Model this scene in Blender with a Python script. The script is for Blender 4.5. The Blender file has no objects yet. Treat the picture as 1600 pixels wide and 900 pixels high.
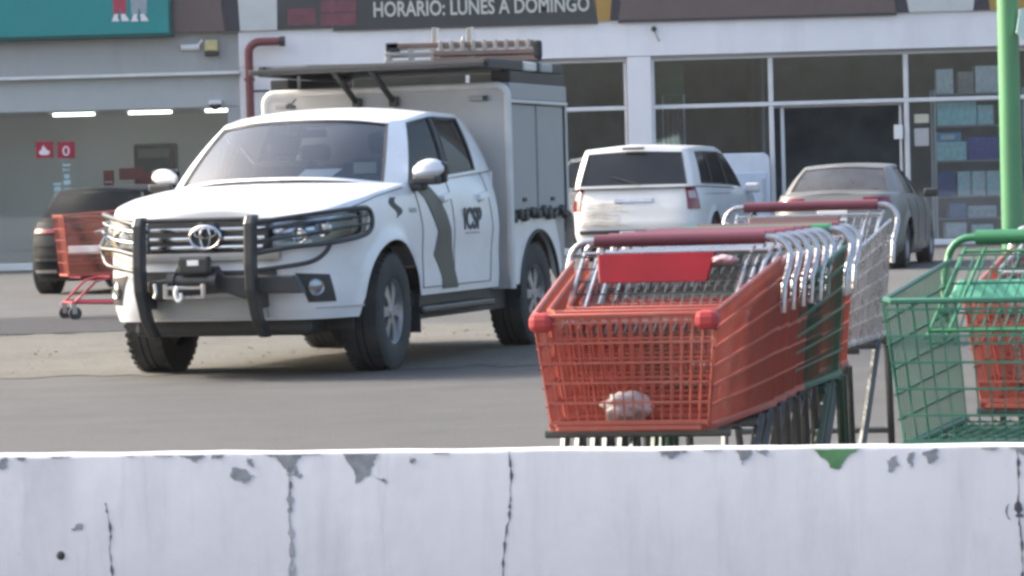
import bpy, bmesh, math, random
from mathutils import noise as mnoise
from mathutils import Vector, Matrix
random.seed(7)
R = math.radians
sc = bpy.context.scene
COL = sc.collection

# ------------------------------------------------------------------ camera, sky, sun, exposure
F, ROLL, EYE, HOR = 5000.0, .028, 1.14, 303.0      # focal length in photo pixels, roll, eye height, horizon row
PITCH = math.atan((450 - HOR) / F)
cam_d = bpy.data.cameras.new('camera')
cam_d.sensor_width = 36; cam_d.lens = F / 1600 * 36
cam_d.clip_start = .1; cam_d.clip_end = 3000
cam = bpy.data.objects.new('camera', cam_d); COL.objects.link(cam)
_r = Vector((1, 0, 0)); _f = Vector((0, math.cos(PITCH), -math.sin(PITCH))); _u = _r.cross(_f)
_m = Matrix((( _r.x, _u.x, -_f.x), (_r.y, _u.y, -_f.y), (_r.z, _u.z, -_f.z))) @ Matrix.Rotation(-ROLL, 3, 'Z')
cam.matrix_world = Matrix.Translation((0, 0, EYE)) @ _m.to_4x4()
sc.camera = cam

SUN_EL = 32; SUN_DIR = Vector((-.949, .315, math.tan(R(SUN_EL)))).normalized()
world = bpy.data.worlds.new('World'); sc.world = world; world.use_nodes = True
nt = world.node_tree; nt.nodes.clear()
sky = nt.nodes.new('ShaderNodeTexSky'); sky.sky_type = 'NISHITA'; sky.sun_disc = False
sky.sun_elevation = R(SUN_EL); sky.sun_rotation = math.atan2(SUN_DIR.x, SUN_DIR.y)
sky.air_density = 1.25; sky.dust_density = 6.5; sky.ozone_density = 1.6
bg = nt.nodes.new('ShaderNodeBackground'); bg.inputs[1].default_value = .15
wo = nt.nodes.new('ShaderNodeOutputWorld')
nt.links.new(sky.outputs[0], bg.inputs[0]); nt.links.new(bg.outputs[0], wo.inputs[0])
sun_d = bpy.data.lights.new('sun', 'SUN'); sun_d.energy = 2.0; sun_d.angle = R(.5); sun_d.color = (1, .95, .87)
sun = bpy.data.objects.new('sun', sun_d); COL.objects.link(sun)
sun.rotation_euler = (-SUN_DIR).to_track_quat('-Z', 'Y').to_euler(); sun.location = (-20, 20, 30)
sc.cycles.filter_width = 3.1
sc.view_settings.view_transform = 'Standard'; sc.view_settings.look = 'None'
sc.view_settings.exposure = 1.55; sc.view_settings.gamma = 1

# ------------------------------------------------------------------ helpers
def ray(px, py):
    dx, dy = px - 800, py - 450
    ux = dx * math.cos(ROLL) - dy * math.sin(ROLL); uy = dx * math.sin(ROLL) + dy * math.cos(ROLL)
    return Vector((ux / F, math.cos(PITCH) - uy / F * math.sin(PITCH), -math.sin(PITCH) - uy / F * math.cos(PITCH)))
def at(px, py, Y):
    r = ray(px, py); t = Y / r.y
    return Vector((r.x * t, Y, EYE + r.z * t))
def on_ground(px, py):
    r = ray(px, py); t = -EYE / r.z
    return Vector((r.x * t, r.y * t, 0))
def lin(r, g, b):
    f = lambda c: (c / 255 / 12.92) if c <= 10 else ((c / 255 + .055) / 1.055) ** 2.4
    return (f(r), f(g), f(b))

def mat(name, col, rough=.5, metal=0., var=.10, scale=5., bump=0., bscale=80., coat=0., dirt=0., dirtcol=(.16, .14, .11), dscale=3., spec=.5, alpha=1.):
    m = bpy.data.materials.new(name); m.use_nodes = True
    n = m.node_tree.nodes; l = m.node_tree.links; b = n['Principled BSDF']
    tc = n.new('ShaderNodeTexCoord')
    no = n.new('ShaderNodeTexNoise'); no.inputs['Scale'].default_value = scale; no.inputs['Detail'].default_value = 5
    l.new(tc.outputs['Object'], no.inputs['Vector'])
    rp = n.new('ShaderNodeMapRange'); rp.inputs['From Min'].default_value = .3; rp.inputs['From Max'].default_value = .7
    rp.inputs['To Min'].default_value = 1 - var; rp.inputs['To Max'].default_value = 1 + var
    l.new(no.outputs['Fac'], rp.inputs['Value'])
    vm = n.new('ShaderNodeVectorMath'); vm.operation = 'SCALE'; vm.inputs[0].default_value = col
    l.new(rp.outputs[0], vm.inputs['Scale'])
    out = vm.outputs[0]
    if dirt > 0:
        n2 = n.new('ShaderNodeTexNoise'); n2.inputs['Scale'].default_value = dscale; n2.inputs['Detail'].default_value = 8; n2.inputs['Roughness'].default_value = .7
        l.new(tc.outputs['Object'], n2.inputs['Vector'])
        r2 = n.new('ShaderNodeMapRange'); r2.inputs['From Min'].default_value = .45; r2.inputs['From Max'].default_value = .75
        r2.inputs['To Max'].default_value = dirt
        l.new(n2.outputs['Fac'], r2.inputs['Value'])
        mx = n.new('ShaderNodeMix'); mx.data_type = 'RGBA'
        l.new(r2.outputs[0], mx.inputs['Factor']); l.new(out, mx.inputs['A']); mx.inputs['B'].default_value = (*dirtcol, 1)
        out = mx.outputs['Result']
    l.new(out, b.inputs['Base Color'])
    rr = n.new('ShaderNodeMapRange'); rr.inputs['To Min'].default_value = max(rough - .08, .02); rr.inputs['To Max'].default_value = min(rough + .08, 1)
    l.new(no.outputs['Fac'], rr.inputs['Value']); l.new(rr.outputs[0], b.inputs['Roughness'])
    b.inputs['Metallic'].default_value = metal; b.inputs['Coat Weight'].default_value = coat; b.inputs['Coat Roughness'].default_value = .06
    b.inputs['Specular IOR Level'].default_value = spec
    if bump:
        nb = n.new('ShaderNodeTexNoise'); nb.inputs['Scale'].default_value = bscale; nb.inputs['Detail'].default_value = 4
        l.new(tc.outputs['Object'], nb.inputs['Vector'])
        bp = n.new('ShaderNodeBump'); bp.inputs['Strength'].default_value = bump; bp.inputs['Distance'].default_value = .02
        l.new(nb.outputs['Fac'], bp.inputs['Height']); l.new(bp.outputs[0], b.inputs['Normal'])
    return m
def glass(name, tint, reflect=.1, rough=.02, ior=1.5):
    """thin pane: tinted see-through plus a mirror-like skin that grows at grazing angles"""
    m = bpy.data.materials.new(name); m.use_nodes = True
    n = m.node_tree.nodes; l = m.node_tree.links; n.clear()
    o = n.new('ShaderNodeOutputMaterial'); mx = n.new('ShaderNodeMixShader')
    t = n.new('ShaderNodeBsdfTransparent'); t.inputs[0].default_value = (*tint, 1)
    g = n.new('ShaderNodeBsdfGlossy'); g.inputs['Roughness'].default_value = rough; g.inputs[0].default_value = (.95, .97, 1, 1)
    fr = n.new('ShaderNodeFresnel'); fr.inputs[0].default_value = ior
    ad = n.new('ShaderNodeMath'); ad.operation = 'ADD'; ad.inputs[1].default_value = reflect; ad.use_clamp = True
    l.new(fr.outputs[0], ad.inputs[0]); l.new(ad.outputs[0], mx.inputs[0])
    l.new(t.outputs[0], mx.inputs[1]); l.new(g.outputs[0], mx.inputs[2]); l.new(mx.outputs[0], o.inputs[0])
    return m
def glow(name, col, e):
    m = bpy.data.materials.new(name); m.use_nodes = True
    b = m.node_tree.nodes['Principled BSDF']
    b.inputs['Base Color'].default_value = (*col, 1); b.inputs['Emission Color'].default_value = (*col, 1); b.inputs['Emission Strength'].default_value = e
    return m

class MB:
    def __init__(s): s.v = []; s.f = []
    def add(s, vs, fs):
        o = len(s.v); s.v += [tuple(p) for p in vs]; s.f += [tuple(i + o for i in q) for q in fs]; return s
    def box(s, c, d, rot=None, taper=1.):
        x, y, z = d[0] / 2, d[1] / 2, d[2] / 2; vs = []
        for k, (a, b_, e) in enumerate([(-1,-1,-1),(1,-1,-1),(1,1,-1),(-1,1,-1),(-1,-1,1),(1,-1,1),(1,1,1),(-1,1,1)]):
            t = taper if e > 0 else 1
            p = Vector((a * x * t, b_ * y * t, e * z))
            if rot: p = rot @ p
            vs.append(p + Vector(c))
        return s.add(vs, [(0,3,2,1),(4,5,6,7),(0,1,5,4),(1,2,6,5),(2,3,7,6),(3,0,4,7)])
    def bbox(s, lo, hi):
        return s.box([(a + b) / 2 for a, b in zip(lo, hi)], [abs(b - a) for a, b in zip(lo, hi)])
    def tube(s, path, r, n=6, closed=False, caps=True, radii=None):
        P = [Vector(p) for p in path]; N = len(P); up = Vector((0, 0, 1)); rings = []; pu = None
        for i in range(N):
            a = P[i - 1] if (i > 0 or closed) else P[i]; b = P[(i + 1) % N] if (i < N - 1 or closed) else P[i]
            t = (b - a).normalized()
            if pu is None:
                u = t.cross(up)
                if u.length < .05: u = t.cross(Vector((1, 0, 0)))
                u.normalize()
            else:
                u = pu - t * pu.dot(t)
                u = u.normalized() if u.length > 1e-5 else pu
            pu = u; w = t.cross(u); rr = radii[i] if radii else r
            rings.append([P[i] + (u * math.cos(2*math.pi*(k + .5)/n) + w * math.sin(2*math.pi*(k + .5)/n)) * rr for k in range(n)])
        vs = [p for g in rings for p in g]; fs = []
        for i in range(N if closed else N - 1):
            j = (i + 1) % N
            for k in range(n):
                k2 = (k + 1) % n; fs.append((i*n + k, i*n + k2, j*n + k2, j*n + k))
        if caps and not closed:
            fs.append(tuple(range(n - 1, -1, -1))); fs.append(tuple((N - 1)*n + k for k in range(n)))
        return s.add(vs, fs)
    def wire(s, a, b, r): return s.tube([a, b], r, 4, caps=False)
    def grid(s, rows, flip=False):
        nr, nc = len(rows), len(rows[0]); vs = [p for r in rows for p in r]; fs = []
        for i in range(nr - 1):
            for j in range(nc - 1):
                q = (i*nc + j, i*nc + j + 1, (i+1)*nc + j + 1, (i+1)*nc + j)
                fs.append(q[::-1] if flip else q)
        return s.add(vs, fs)
    def lathe(s, prof, n=24, axis='Y', c=(0, 0, 0)):
        vs = []; m = len(prof)
        for k in range(n):
            a = 2*math.pi*k/n
            for (r, h) in prof:
                p = {'Y': (r*math.cos(a), h, r*math.sin(a)), 'Z': (r*math.cos(a), r*math.sin(a), h), 'X': (h, r*math.cos(a), r*math.sin(a))}[axis]
                vs.append((p[0]+c[0], p[1]+c[1], p[2]+c[2]))
        fs = []
        for k in range(n):
            k2 = (k+1) % n
            for i in range(m - 1): fs.append((k*m+i, k*m+i+1, k2*m+i+1, k2*m+i))
        return s.add(vs, fs)
    def prism(s, poly, d, f=None):
        """2D polygon poly extruded: f(a,b,t) -> 3D, t in (0,d)"""
        n = len(poly)
        f = f or (lambda a, b, t: (a, t, b))
        vs = [f(a, b, 0) for a, b in poly] + [f(a, b, d) for a, b in poly]
        fs = [tuple(range(n)), tuple(range(2*n - 1, n - 1, -1))] + [(i, i + n, (i+1) % n + n, (i+1) % n) for i in range(n)]
        return s.add(vs, fs)
    def build(s, name, material, parent=None, smooth=None, bevel=0, loc=None, kind=None, segs=2):
        me = bpy.data.meshes.new(name); me.from_pydata(s.v, [], s.f); me.validate()
        bm = bmesh.new(); bm.from_mesh(me); bmesh.ops.recalc_face_normals(bm, faces=bm.faces); bm.to_mesh(me); bm.free()
        me.materials.append(material)
        o = bpy.data.objects.new(name, me); COL.objects.link(o)
        if smooth is not None:
            me.polygons.foreach_set('use_smooth', [True]*len(me.polygons)); me.set_sharp_from_angle(angle=R(smooth))
        if bevel:
            mo = o.modifiers.new('bevel', 'BEVEL'); mo.width = bevel; mo.segments = segs; mo.limit_method = 'ANGLE'; mo.angle_limit = R(40)
        if parent: o.parent = parent
        if loc is not None: o.location = loc
        if kind: o['kind'] = kind
        return o
def tag(o, label=None, cat=None, group=None, kind=None):
    for k, v in (('label', label), ('category', cat), ('group', group), ('kind', kind)):
        if v: o[k] = v
    return o
def thing(name, label, cat, loc=(0, 0, 0), rz=0., group=None):
    o = bpy.data.objects.new(name, None); COL.objects.link(o); o.location = loc; o.rotation_euler = (0, 0, rz); o.empty_display_size = .2
    return tag(o, label, cat, group)
def copy_tree(o, parent=None):
    c = o.copy(); COL.objects.link(c)
    if parent: c.parent = parent
    for ch in o.children: copy_tree(ch, c)
    return c
def text(name, body, size, m, parent=None, loc=(0, 0, 0), rot=(0, 0, 0), depth=.01, sx=1., bold=0., align='LEFT'):
    cu = bpy.data.curves.new(name, 'FONT'); cu.body = body; cu.size = size; cu.extrude = depth; cu.offset = bold; cu.align_x = align; cu.resolution_u = 3
    t = bpy.data.objects.new(name, cu); COL.objects.link(t)
    bpy.context.view_layer.update()
    me = bpy.data.meshes.new_from_object(t.evaluated_get(bpy.context.evaluated_depsgraph_get()))
    bpy.data.objects.remove(t); me.materials.clear(); me.materials.append(m); me.name = name
    o = bpy.data.objects.new(name, me); COL.objects.link(o); o.location = loc; o.rotation_euler = rot; o.scale = (sx, 1, 1)
    if parent: o.parent = parent
    return o
def smooth_path(pts, n=8, closed=False):
    P = [Vector(p) for p in pts]; out = []; N = len(P)
    for i in range(N if closed else N - 1):
        p0 = P[i-1] if (i > 0 or closed) else P[i]; p1 = P[i]; p2 = P[(i+1) % N]; p3 = P[(i+2) % N] if (i + 2 < N or closed) else p2
        for k in range(n):
            t = k / n
            out.append(.5*((2*p1) + (p2-p0)*t + (2*p0-5*p1+4*p2-p3)*t*t + (3*p1-p0-3*p2+p3)*t**3))
    if not closed: out.append(P[-1])
    return out
def lerp(a, b, t): return a + (b - a)*t
def interp(tab, x):
    if x <= tab[0][0]: return tab[0][1]
    for (a, va), (b, vb) in zip(tab, tab[1:]):
        if x <= b: return va + (vb - va)*(x - a)/(b - a)
    return tab[-1][1]

# ------------------------------------------------------------------ materials
M = {}
M['white_paint'] = mat('white_paint', (.765, .768, .80), .34, var=.04, scale=2, coat=.5, dirt=.22, dirtcol=(.52, .49, .44), dscale=2.2)
M['white_van'] = mat('white_van_paint', (.66, .67, .69), .35, var=.04, scale=2, coat=.4, dirt=.25, dirtcol=(.5, .47, .42), dscale=2.5)
M['silver'] = mat('dusty_silver_paint', (.185, .182, .176), .45, metal=.35, var=.06, scale=3, coat=.2, dirt=.5, dirtcol=(.18, .17, .15), dscale=3)
M['black_paint'] = mat('black_car_paint', (.012, .015, .016), .6, var=.2, coat=.0, spec=.08, dirt=.1, dirtcol=(.03, .03, .03))
M['box_grey'] = mat('grey_box_panel', (.47, .47, .475), .5, var=.05, scale=2, dirt=.4, dirtcol=(.29, .28, .26), dscale=1.8)
M['box_door'] = mat('grey_box_door', (.34, .345, .36), .45, var=.05, scale=2, dirt=.3, dirtcol=(.22, .21, .2), dscale=2.)
M['trim_light'] = mat('pale_trim', (.62, .62, .62), .4, var=.06)
M['black'] = mat('black_plastic', (.036, .037, .040), .5, var=.2, bump=.1)
M['black_satin'] = mat('black_powdercoat', (.032, .034, .037), .38, var=.15, coat=.1)
M['rubber'] = mat('tyre_rubber', (.042, .042, .044), .8, var=.25, bump=.3, bscale=120, dirt=.5, dirtcol=(.085, .078, .07), dscale=6)
M['alloy'] = mat('alloy_rim', (.42, .42, .44), .35, metal=.7, var=.1, dirt=.4, dirtcol=(.2, .19, .17))
M['steel'] = mat('bare_steel', (.55, .55, .56), .3, metal=.9, var=.12, scale=14)
M['chrome'] = mat('chrome', (.72, .72, .74), .14, metal=1, var=.06, scale=10)
M['chrome_bar'] = mat('worn_chrome_wire', (.46, .46, .475), .28, metal=.8, var=.2, scale=20)
M['bumper_silver'] = mat('silver_bumper', (.36, .36, .355), .4, metal=.1, var=.06, dirt=.4, dirtcol=(.36, .33, .29))
M['olive'] = mat('olive_decal', (.088, .09, .078), .5, var=.18, scale=4, dirt=.35, dirtcol=(.19, .17, .12))
M['lens'] = mat('headlight_reflector', (.38, .39, .41), .2, metal=.8, var=.35, scale=16)
M['lens_dark'] = mat('headlight_housing', (.06, .065, .075), .2, metal=.3, var=.3, scale=12, coat=.6)
M['lens_clear'] = glass('headlight_cover', (.80, .82, .84), .02)
M['windshield'] = glass('windshield_glass', (.74, .80, .80), .085)
M['sideglass'] = glass('tinted_side_glass', (.26, .26, .25), .0, .05, 1.22)
M['darkglass'] = mat('dark_tinted_glass', (.018, .02, .024), .08, var=.1, spec=.4)
M['dustglass'] = mat('dusty_dark_glass', (.045, .045, .046), .3, var=.3, dirt=.5, dirtcol=(.11, .105, .1))
M['storeglass'] = glass('shop_window_glass', (.90, .955, .98), .07)
M['lobbyglass'] = glass('lobby_glass', (.88, .91, .92), .10)
M['interior'] = mat('car_interior', (.07, .07, .072), .8, var=.2)
M['seat'] = mat('seat_cloth', (.12, .12, .125), .9, var=.2)
M['paper'] = mat('white_paper', (.85, .85, .84), .8, var=.03)
M['cream'] = mat('cream_paper', (.55, .53, .42), .8, var=.06)
M['taillight'] = mat('red_taillight', (.17, .007, .014), .15, var=.2, scale=9, coat=.6)
M['tail_clear'] = mat('clear_taillight', (.42, .34, .34), .25, var=.15, coat=.5)
M['amber'] = mat('amber_lamp', (.5, .2, .03), .2, var=.1)
M['orange'] = mat('orange_cart_paint', lin(166, 82, 68), .42, var=.14, scale=9, dirt=.6, dirtcol=(.26, .13, .10), dscale=7)
M['orange_cap'] = mat('red_plastic_cap', lin(168, 54, 54), .5, var=.08)
M['red_plastic'] = mat('red_flap_plastic', lin(112, 8, 24), .55, var=.12, scale=12, spec=.2)
M['maroon'] = mat('maroon_handle', lin(104, 54, 66), .45, var=.12)
M['green'] = mat('green_cart_paint', lin(40, 98, 80), .4, var=.16, scale=9, dirt=.3, dirtcol=(.06, .12, .09))
M['green_grip'] = mat('green_handle', lin(50, 116, 78), .45, var=.1)
M['mint'] = mat('mint_flap_plastic', lin(84, 160, 136), .5, var=.06)
M['dull_steel'] = mat('dull_cart_chassis', (.10, .105, .10), .45, metal=.5, var=.25, scale=10)
M['chassis_green'] = mat('dark_green_chassis', (.035, .075, .05), .45, var=.25)
M['pink_chassis'] = mat('faded_red_chassis', lin(176, 64, 78), .45, var=.15)
M['castor'] = mat('castor_rubber', (.05, .05, .052), .7, var=.2)
M['bag'] = mat('white_bag', (.34, .31, .30), .5, var=.06)
M['yellowgreen'] = mat('yellow_green_bag', (.38, .36, .12), .6, var=.25, scale=15)
M['stucco'] = mat('white_stucco', (.82, .81, .85), .8, var=.035, scale=.7, bump=.15, bscale=40, dirt=.16, dirtcol=(.5, .49, .48), dscale=.8)
M['grey_wall'] = mat('grey_wall_paint', (.37, .375, .375), .8, var=.05, scale=.6, bump=.1, dirt=.25, dirtcol=(.25, .25, .25), dscale=.7)
M['grey_beam'] = mat('pale_grey_beam', (.43, .455, .465), .75, var=.05, scale=.6, dirt=.2, dirtcol=(.3, .3, .3))
M['ledge'] = mat('white_ledge', (.68, .69, .69), .7, var=.05)
M['lobby'] = mat('lobby_wall', (.82, .85, .85), .7, var=.07, scale=.5)
M['frame'] = mat('white_aluminium', (.70, .70, .72), .4, var=.05)
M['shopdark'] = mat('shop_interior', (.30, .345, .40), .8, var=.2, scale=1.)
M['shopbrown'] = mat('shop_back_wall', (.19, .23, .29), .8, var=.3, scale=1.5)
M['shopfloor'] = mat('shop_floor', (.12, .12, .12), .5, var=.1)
M['teal'] = mat('teal_sign_face', lin(30, 138, 140), .5, var=.05, scale=1)
M['teal_edge'] = mat('dark_teal_edge', lin(22, 80, 76), .5)
M['brown'] = mat('brown_sign', lin(104, 90, 88), .6, var=.06, scale=2)
M['charcoal'] = mat('charcoal_sign', lin(66, 68, 70), .6, var=.07, scale=2)
M['ink'] = mat('dark_slant', lin(58, 56, 66), .6)
M['pale'] = mat('pale_sign', lin(196, 200, 200), .6, var=.04)
M['ochre'] = mat('ochre_sign', lin(168, 134, 70), .6, var=.05)
M['faded_red'] = mat('faded_red_print', lin(118, 72, 82), .7, var=.18, scale=6)
M['letter'] = mat('pale_letters', lin(198, 198, 192), .6, var=.05)
M['logo_red'] = mat('logo_red', lin(160, 24, 56), .5, var=.05)
M['logo_white'] = mat('logo_white', (.8, .72, .76), .5)
M['letterblue'] = mat('pale_blue_letters', lin(168, 196, 204), .6)
M['pipe_red'] = mat('red_pipe', lin(112, 56, 60), .55, var=.15, scale=6, dirt=.3, dirtcol=(.12, .07, .06))
M['alarm'] = mat('alarm_yellow', lin(190, 180, 130), .5)
M['lamp'] = glow('ceiling_lamp', (1, .98, .88), 2.2)
M['pole'] = mat('green_pole_paint', lin(82, 142, 98), .45, var=.08, scale=2, coat=.3, dirt=.2, dirtcol=(.1, .2, .13))
M['board'] = mat('pale_mint_board', lin(190, 215, 208), .5, var=.04)
M['asphalt'] = None

# ------------------------------------------------------------------ ground
def ground_mat(name, base, light, dark, big=.35, fine=60, bump=.5, patch=None):
    m = bpy.data.materials.new(name); m.use_nodes = True
    n = m.node_tree.nodes; l = m.node_tree.links; b = n['Principled BSDF']; b.inputs['Roughness'].default_value = .85
    b.inputs['Specular IOR Level'].default_value = .3
    tc = n.new('ShaderNodeTexCoord')
    def noise(s, d=6, rough=.6, stretch=None):
        t = n.new('ShaderNodeTexNoise'); t.inputs['Scale'].default_value = s; t.inputs['Detail'].default_value = d; t.inputs['Roughness'].default_value = rough
        if stretch:
            mp = n.new('ShaderNodeMapping'); mp.inputs['Scale'].default_value = stretch; l.new(tc.outputs['Object'], mp.inputs[0]); l.new(mp.outputs[0], t.inputs['Vector'])
        else: l.new(tc.outputs['Object'], t.inputs['Vector'])
        return t
    a = noise(big, 8, .65, (1, .5, 1)); c = noise(fine, 3, .7); e = noise(big*7, 6, .7)
    r1 = n.new('ShaderNodeValToRGB'); r1.color_ramp.elements[0].position = .35; r1.color_ramp.elements[1].position = .68
    r1.color_ramp.elements[0].color = (*base, 1); r1.color_ramp.elements[1].color = (*light, 1); l.new(a.outputs['Fac'], r1.inputs[0])
    mx = n.new('ShaderNodeMix'); mx.data_type = 'RGBA'
    rm = n.new('ShaderNodeMapRange'); rm.inputs['From Min'].default_value = .5; rm.inputs['From Max'].default_value = .72; rm.inputs['To Max'].default_value = .6
    l.new(e.outputs['Fac'], rm.inputs['Value']); l.new(rm.outputs[0], mx.inputs['Factor']); l.new(r1.outputs[0], mx.inputs['A']); mx.inputs['B'].default_value = (*dark, 1)
    v = n.new('ShaderNodeMapRange'); v.inputs['From Min'].default_value = .3; v.inputs['From Max'].default_value = .7; v.inputs['To Min'].default_value = .72; v.inputs['To Max'].default_value = 1.28
    l.new(c.outputs['Fac'], v.inputs['Value'])
    s = n.new('ShaderNodeVectorMath'); s.operation = 'SCALE'; l.new(mx.outputs['Result'], s.inputs[0]); l.new(v.outputs[0], s.inputs['Scale'])
    l.new(s.outputs[0], b.inputs['Base Color'])
    bp = n.new('ShaderNodeBump'); bp.inputs['Strength'].default_value = bump; bp.inputs['Distance'].default_value = .02
    l.new(c.outputs['Fac'], bp.inputs['Height']); l.new(bp.outputs[0], b.inputs['Normal'])
    return m
M['asphalt'] = ground_mat('worn_asphalt', (.080, .079, .080), (.102, .100, .099), (.066, .066, .068))
M['rough'] = ground_mat('broken_paving', (.098, .096, .084), (.135, .131, .117), (.068, .066, .055), big=.5, fine=26, bump=.7)
M['strip'] = ground_mat('dark_ground', (.040, .040, .045), (.049, .049, .053), (.033, .033, .037))
M['concrete'] = ground_mat('pale_concrete', (.092, .091, .090), (.117, .115, .113), (.073, .072, .071), big=.25)
M['stone'] = mat('loose_stone', (.13, .125, .11), .9, var=.35, scale=3)
def sheet(name, pts, z, m, kind='structure'):
    return MB().add([(x, y, z) for x, y in pts], [tuple(range(len(pts)))]).build(name, m, kind=kind)
sheet('ground', [(-400, -250), (400, -250), (400, 500), (-400, 500)], 0, M['asphalt'])
def wavy(x0, x1, y, amp, n=40): return [(lerp(x0, x1, i/n), y + amp*(random.random() - .5)) for i in range(n + 1)]
sheet('broken_pavement', wavy(-14, .9, 21.3, .5, 90) + wavy(1.2, -14, 28.8, 1.2, 90), .004, M['rough'])
sheet('dark_ground_strip', wavy(-16, -2.2, 28.7, .15) + wavy(-2.0, -16, 32.6, .15), .008, M['strip'])  # darker band of ground beyond the broken pavement
sheet('parking_apron', [(-30, 33.0), (30, 33.0), (30, 56.2), (-30, 56.2)], .004, M['concrete'])
st = MB()
for i in range(420):
    x = random.uniform(-7, .8); y = random.uniform(21.4, 28.6); r = random.choice([.006, .009, .012, .015, .02]) * random.uniform(.6, 1.3)
    p = [Vector((math.cos(a)*r*random.uniform(.7, 1.2), math.sin(a)*r*random.uniform(.7, 1.2), 0)) + Vector((x, y, .004)) for a in (0, 1.26, 2.5, 3.77, 5.0)]
    st.add(p + [Vector((x, y, .004 + r*.7))], [(0,1,5),(1,2,5),(2,3,5),(3,4,5),(4,0,5)])
st.build('loose_gravel', M['stone'], kind='stuff')

# ------------------------------------------------------------------ barrier wall in front
WA = at(0, 706, 5.19); WB = at(1600, 690, 4.83); WC = at(800, 698, 5.0)
WDIR = Vector((WB.x - WA.x, WB.y - WA.y, 0)).normalized(); WRZ = math.atan2(WDIR.y, WDIR.x); WN = Vector((WDIR.y, -WDIR.x, 0))
WTOP = .740
M['peel'] = mat('bare_concrete_patch', lin(140, 144, 150), .9, var=.30, scale=40, bump=.12, bscale=120)
M['peel_green'] = mat('old_green_paint', lin(92, 138, 96), .8, var=.22, scale=40)
M['crack'] = mat('crack_shadow', lin(92, 94, 104), .9, var=.3, scale=60)
M['filler'] = mat('grey_joint_filler', lin(158, 160, 168), .9, var=.18, scale=30, bump=.3)
M['barrier'] = mat('whitewashed_concrete', (.70, .695, .745), .75, var=.06, scale=2.2, bump=.05, bscale=30, dirt=.5, dirtcol=(.45, .45, .49), dscale=2.2)
def streaks(m, col, amt, sc_, lo=.5, hi=.78):
    """extra stains stretched downwards, mixed over the base colour"""
    n = m.node_tree.nodes; l = m.node_tree.links; b = n['Principled BSDF']; src = b.inputs['Base Color'].links[0].from_socket
    tc = n.new('ShaderNodeTexCoord'); mp = n.new('ShaderNodeMapping'); mp.inputs['Scale'].default_value = sc_; l.new(tc.outputs['Object'], mp.inputs[0])
    t = n.new('ShaderNodeTexNoise'); t.inputs['Scale'].default_value = 1; t.inputs['Detail'].default_value = 7; t.inputs['Roughness'].default_value = .65; l.new(mp.outputs[0], t.inputs['Vector'])
    r = n.new('ShaderNodeMapRange'); r.inputs['From Min'].default_value = lo; r.inputs['From Max'].default_value = hi; r.inputs['To Max'].default_value = amt; l.new(t.outputs['Fac'], r.inputs['Value'])
    x = n.new('ShaderNodeMix'); x.data_type = 'RGBA'; l.new(r.outputs[0], x.inputs['Factor']); l.new(src, x.inputs['A']); x.inputs['B'].default_value = (*col, 1); l.new(x.outputs['Result'], b.inputs['Base Color'])
streaks(M['barrier'], (.38, .38, .42), .5, (9, 9, 1.4)); streaks(M['barrier'], (.30, .29, .29), .4, (26, 26, 2.2), .6, .8); streaks(M['barrier'], (.44, .40, .42), .35, (4, 4, 3), .55, .75); streaks(M['barrier'], (.25, .25, .26), .6, (55, 55, 60), .66, .8)
streaks(M['asphalt'], (.058, .058, .06), .4, (.22, 1.3, 1), .5, .75); streaks(M['asphalt'], (.15, .149, .147), .45, (.3, 1.1, 3), .54, .75); streaks(M['asphalt'], (.035, .035, .037), .5, (1.6, 1.1, 1), .66, .74)
streaks(M['rough'], (.16, .15, .125), .5, (.8, 1.6, 1), .5, .7)
streaks(M['stucco'], (.50, .50, .50), .35, (1.6, 1.6, .25)); streaks(M['grey_wall'], (.22, .22, .22), .45, (1.8, 1.8, .3)); streaks(M['pole'], (.14, .2, .15), .5, (14, 14, 1.5))
streaks(M['white_paint'], (.46, .43, .38), .35, (1.5, 1.5, 2.5), .52, .8); streaks(M['orange'], (.36, .24, .20), .4, (18, 18, 18), .55, .75); streaks(M['brown'], (.07, .06, .055), .4, (2, 2, .4)); streaks(M['teal'], (.02, .17, .17), .5, (.8, .8, .5))
wall = thing('barrier_wall', 'low whitewashed concrete barrier wall with cracks and peeling paint along the foreground', 'wall', (WC.x, WC.y, 0), WRZ)
wl = MB(); n = 160; prof = [(0, 0), (0, .3), (0, .55), (0, .7335), (.0015, .7375), (.005, WTOP), (.034, WTOP), (.041, .737), (.046, .725), (.05, 0)]
rows = []
for i in range(n + 1):
    u = lerp(-3.5, 3.5, i/n); j = [random.uniform(-.0006, .0006) for _ in range(3)]
    dz = .0016*(mnoise.noise(Vector((u*7, 0, 0))) + .6*mnoise.noise(Vector((u*23, 3, 0))))
    rows.append([(u, y + (j[0] if 0 < k < 4 else 0), z + (dz if 2 < k < 9 else 0) + (j[1] if k in (4, 5) else j[2] if k == 6 else 0)) for k, (y, z) in enumerate(prof)])
wl.grid(rows)
wl.build('concrete_body', M['barrier'], wall, smooth=25)
def wall_uz(px, py):
    r = ray(px, py); P0 = Vector((WC.x, WC.y, 0)); d = (P0 - Vector((0, 0, EYE))).dot(WN) / r.dot(WN)
    p = Vector((0, 0, EYE)) + r*d
    return (p - P0).dot(WDIR), p.z
def ragged(poly, j=.0035, k=4):
    out = []
    for i, (a, b) in enumerate(poly):
        c, d = poly[(i+1) % len(poly)]
        for q in range(k):
            t = q/k; out.append((lerp(a, c, t) + random.uniform(-j, j)*(q > 0 or 1), min(lerp(b, d, t) + random.uniform(-j, j), WTOP - .004)))
    return out
def patch_px(poly, m, name='peeled_patch', j=.003):
    MB().prism(ragged([wall_uz(*p) for p in poly], j), .004, lambda a, b, t: (a, -.0014 + t, b)).build(name, m, wall)
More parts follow.
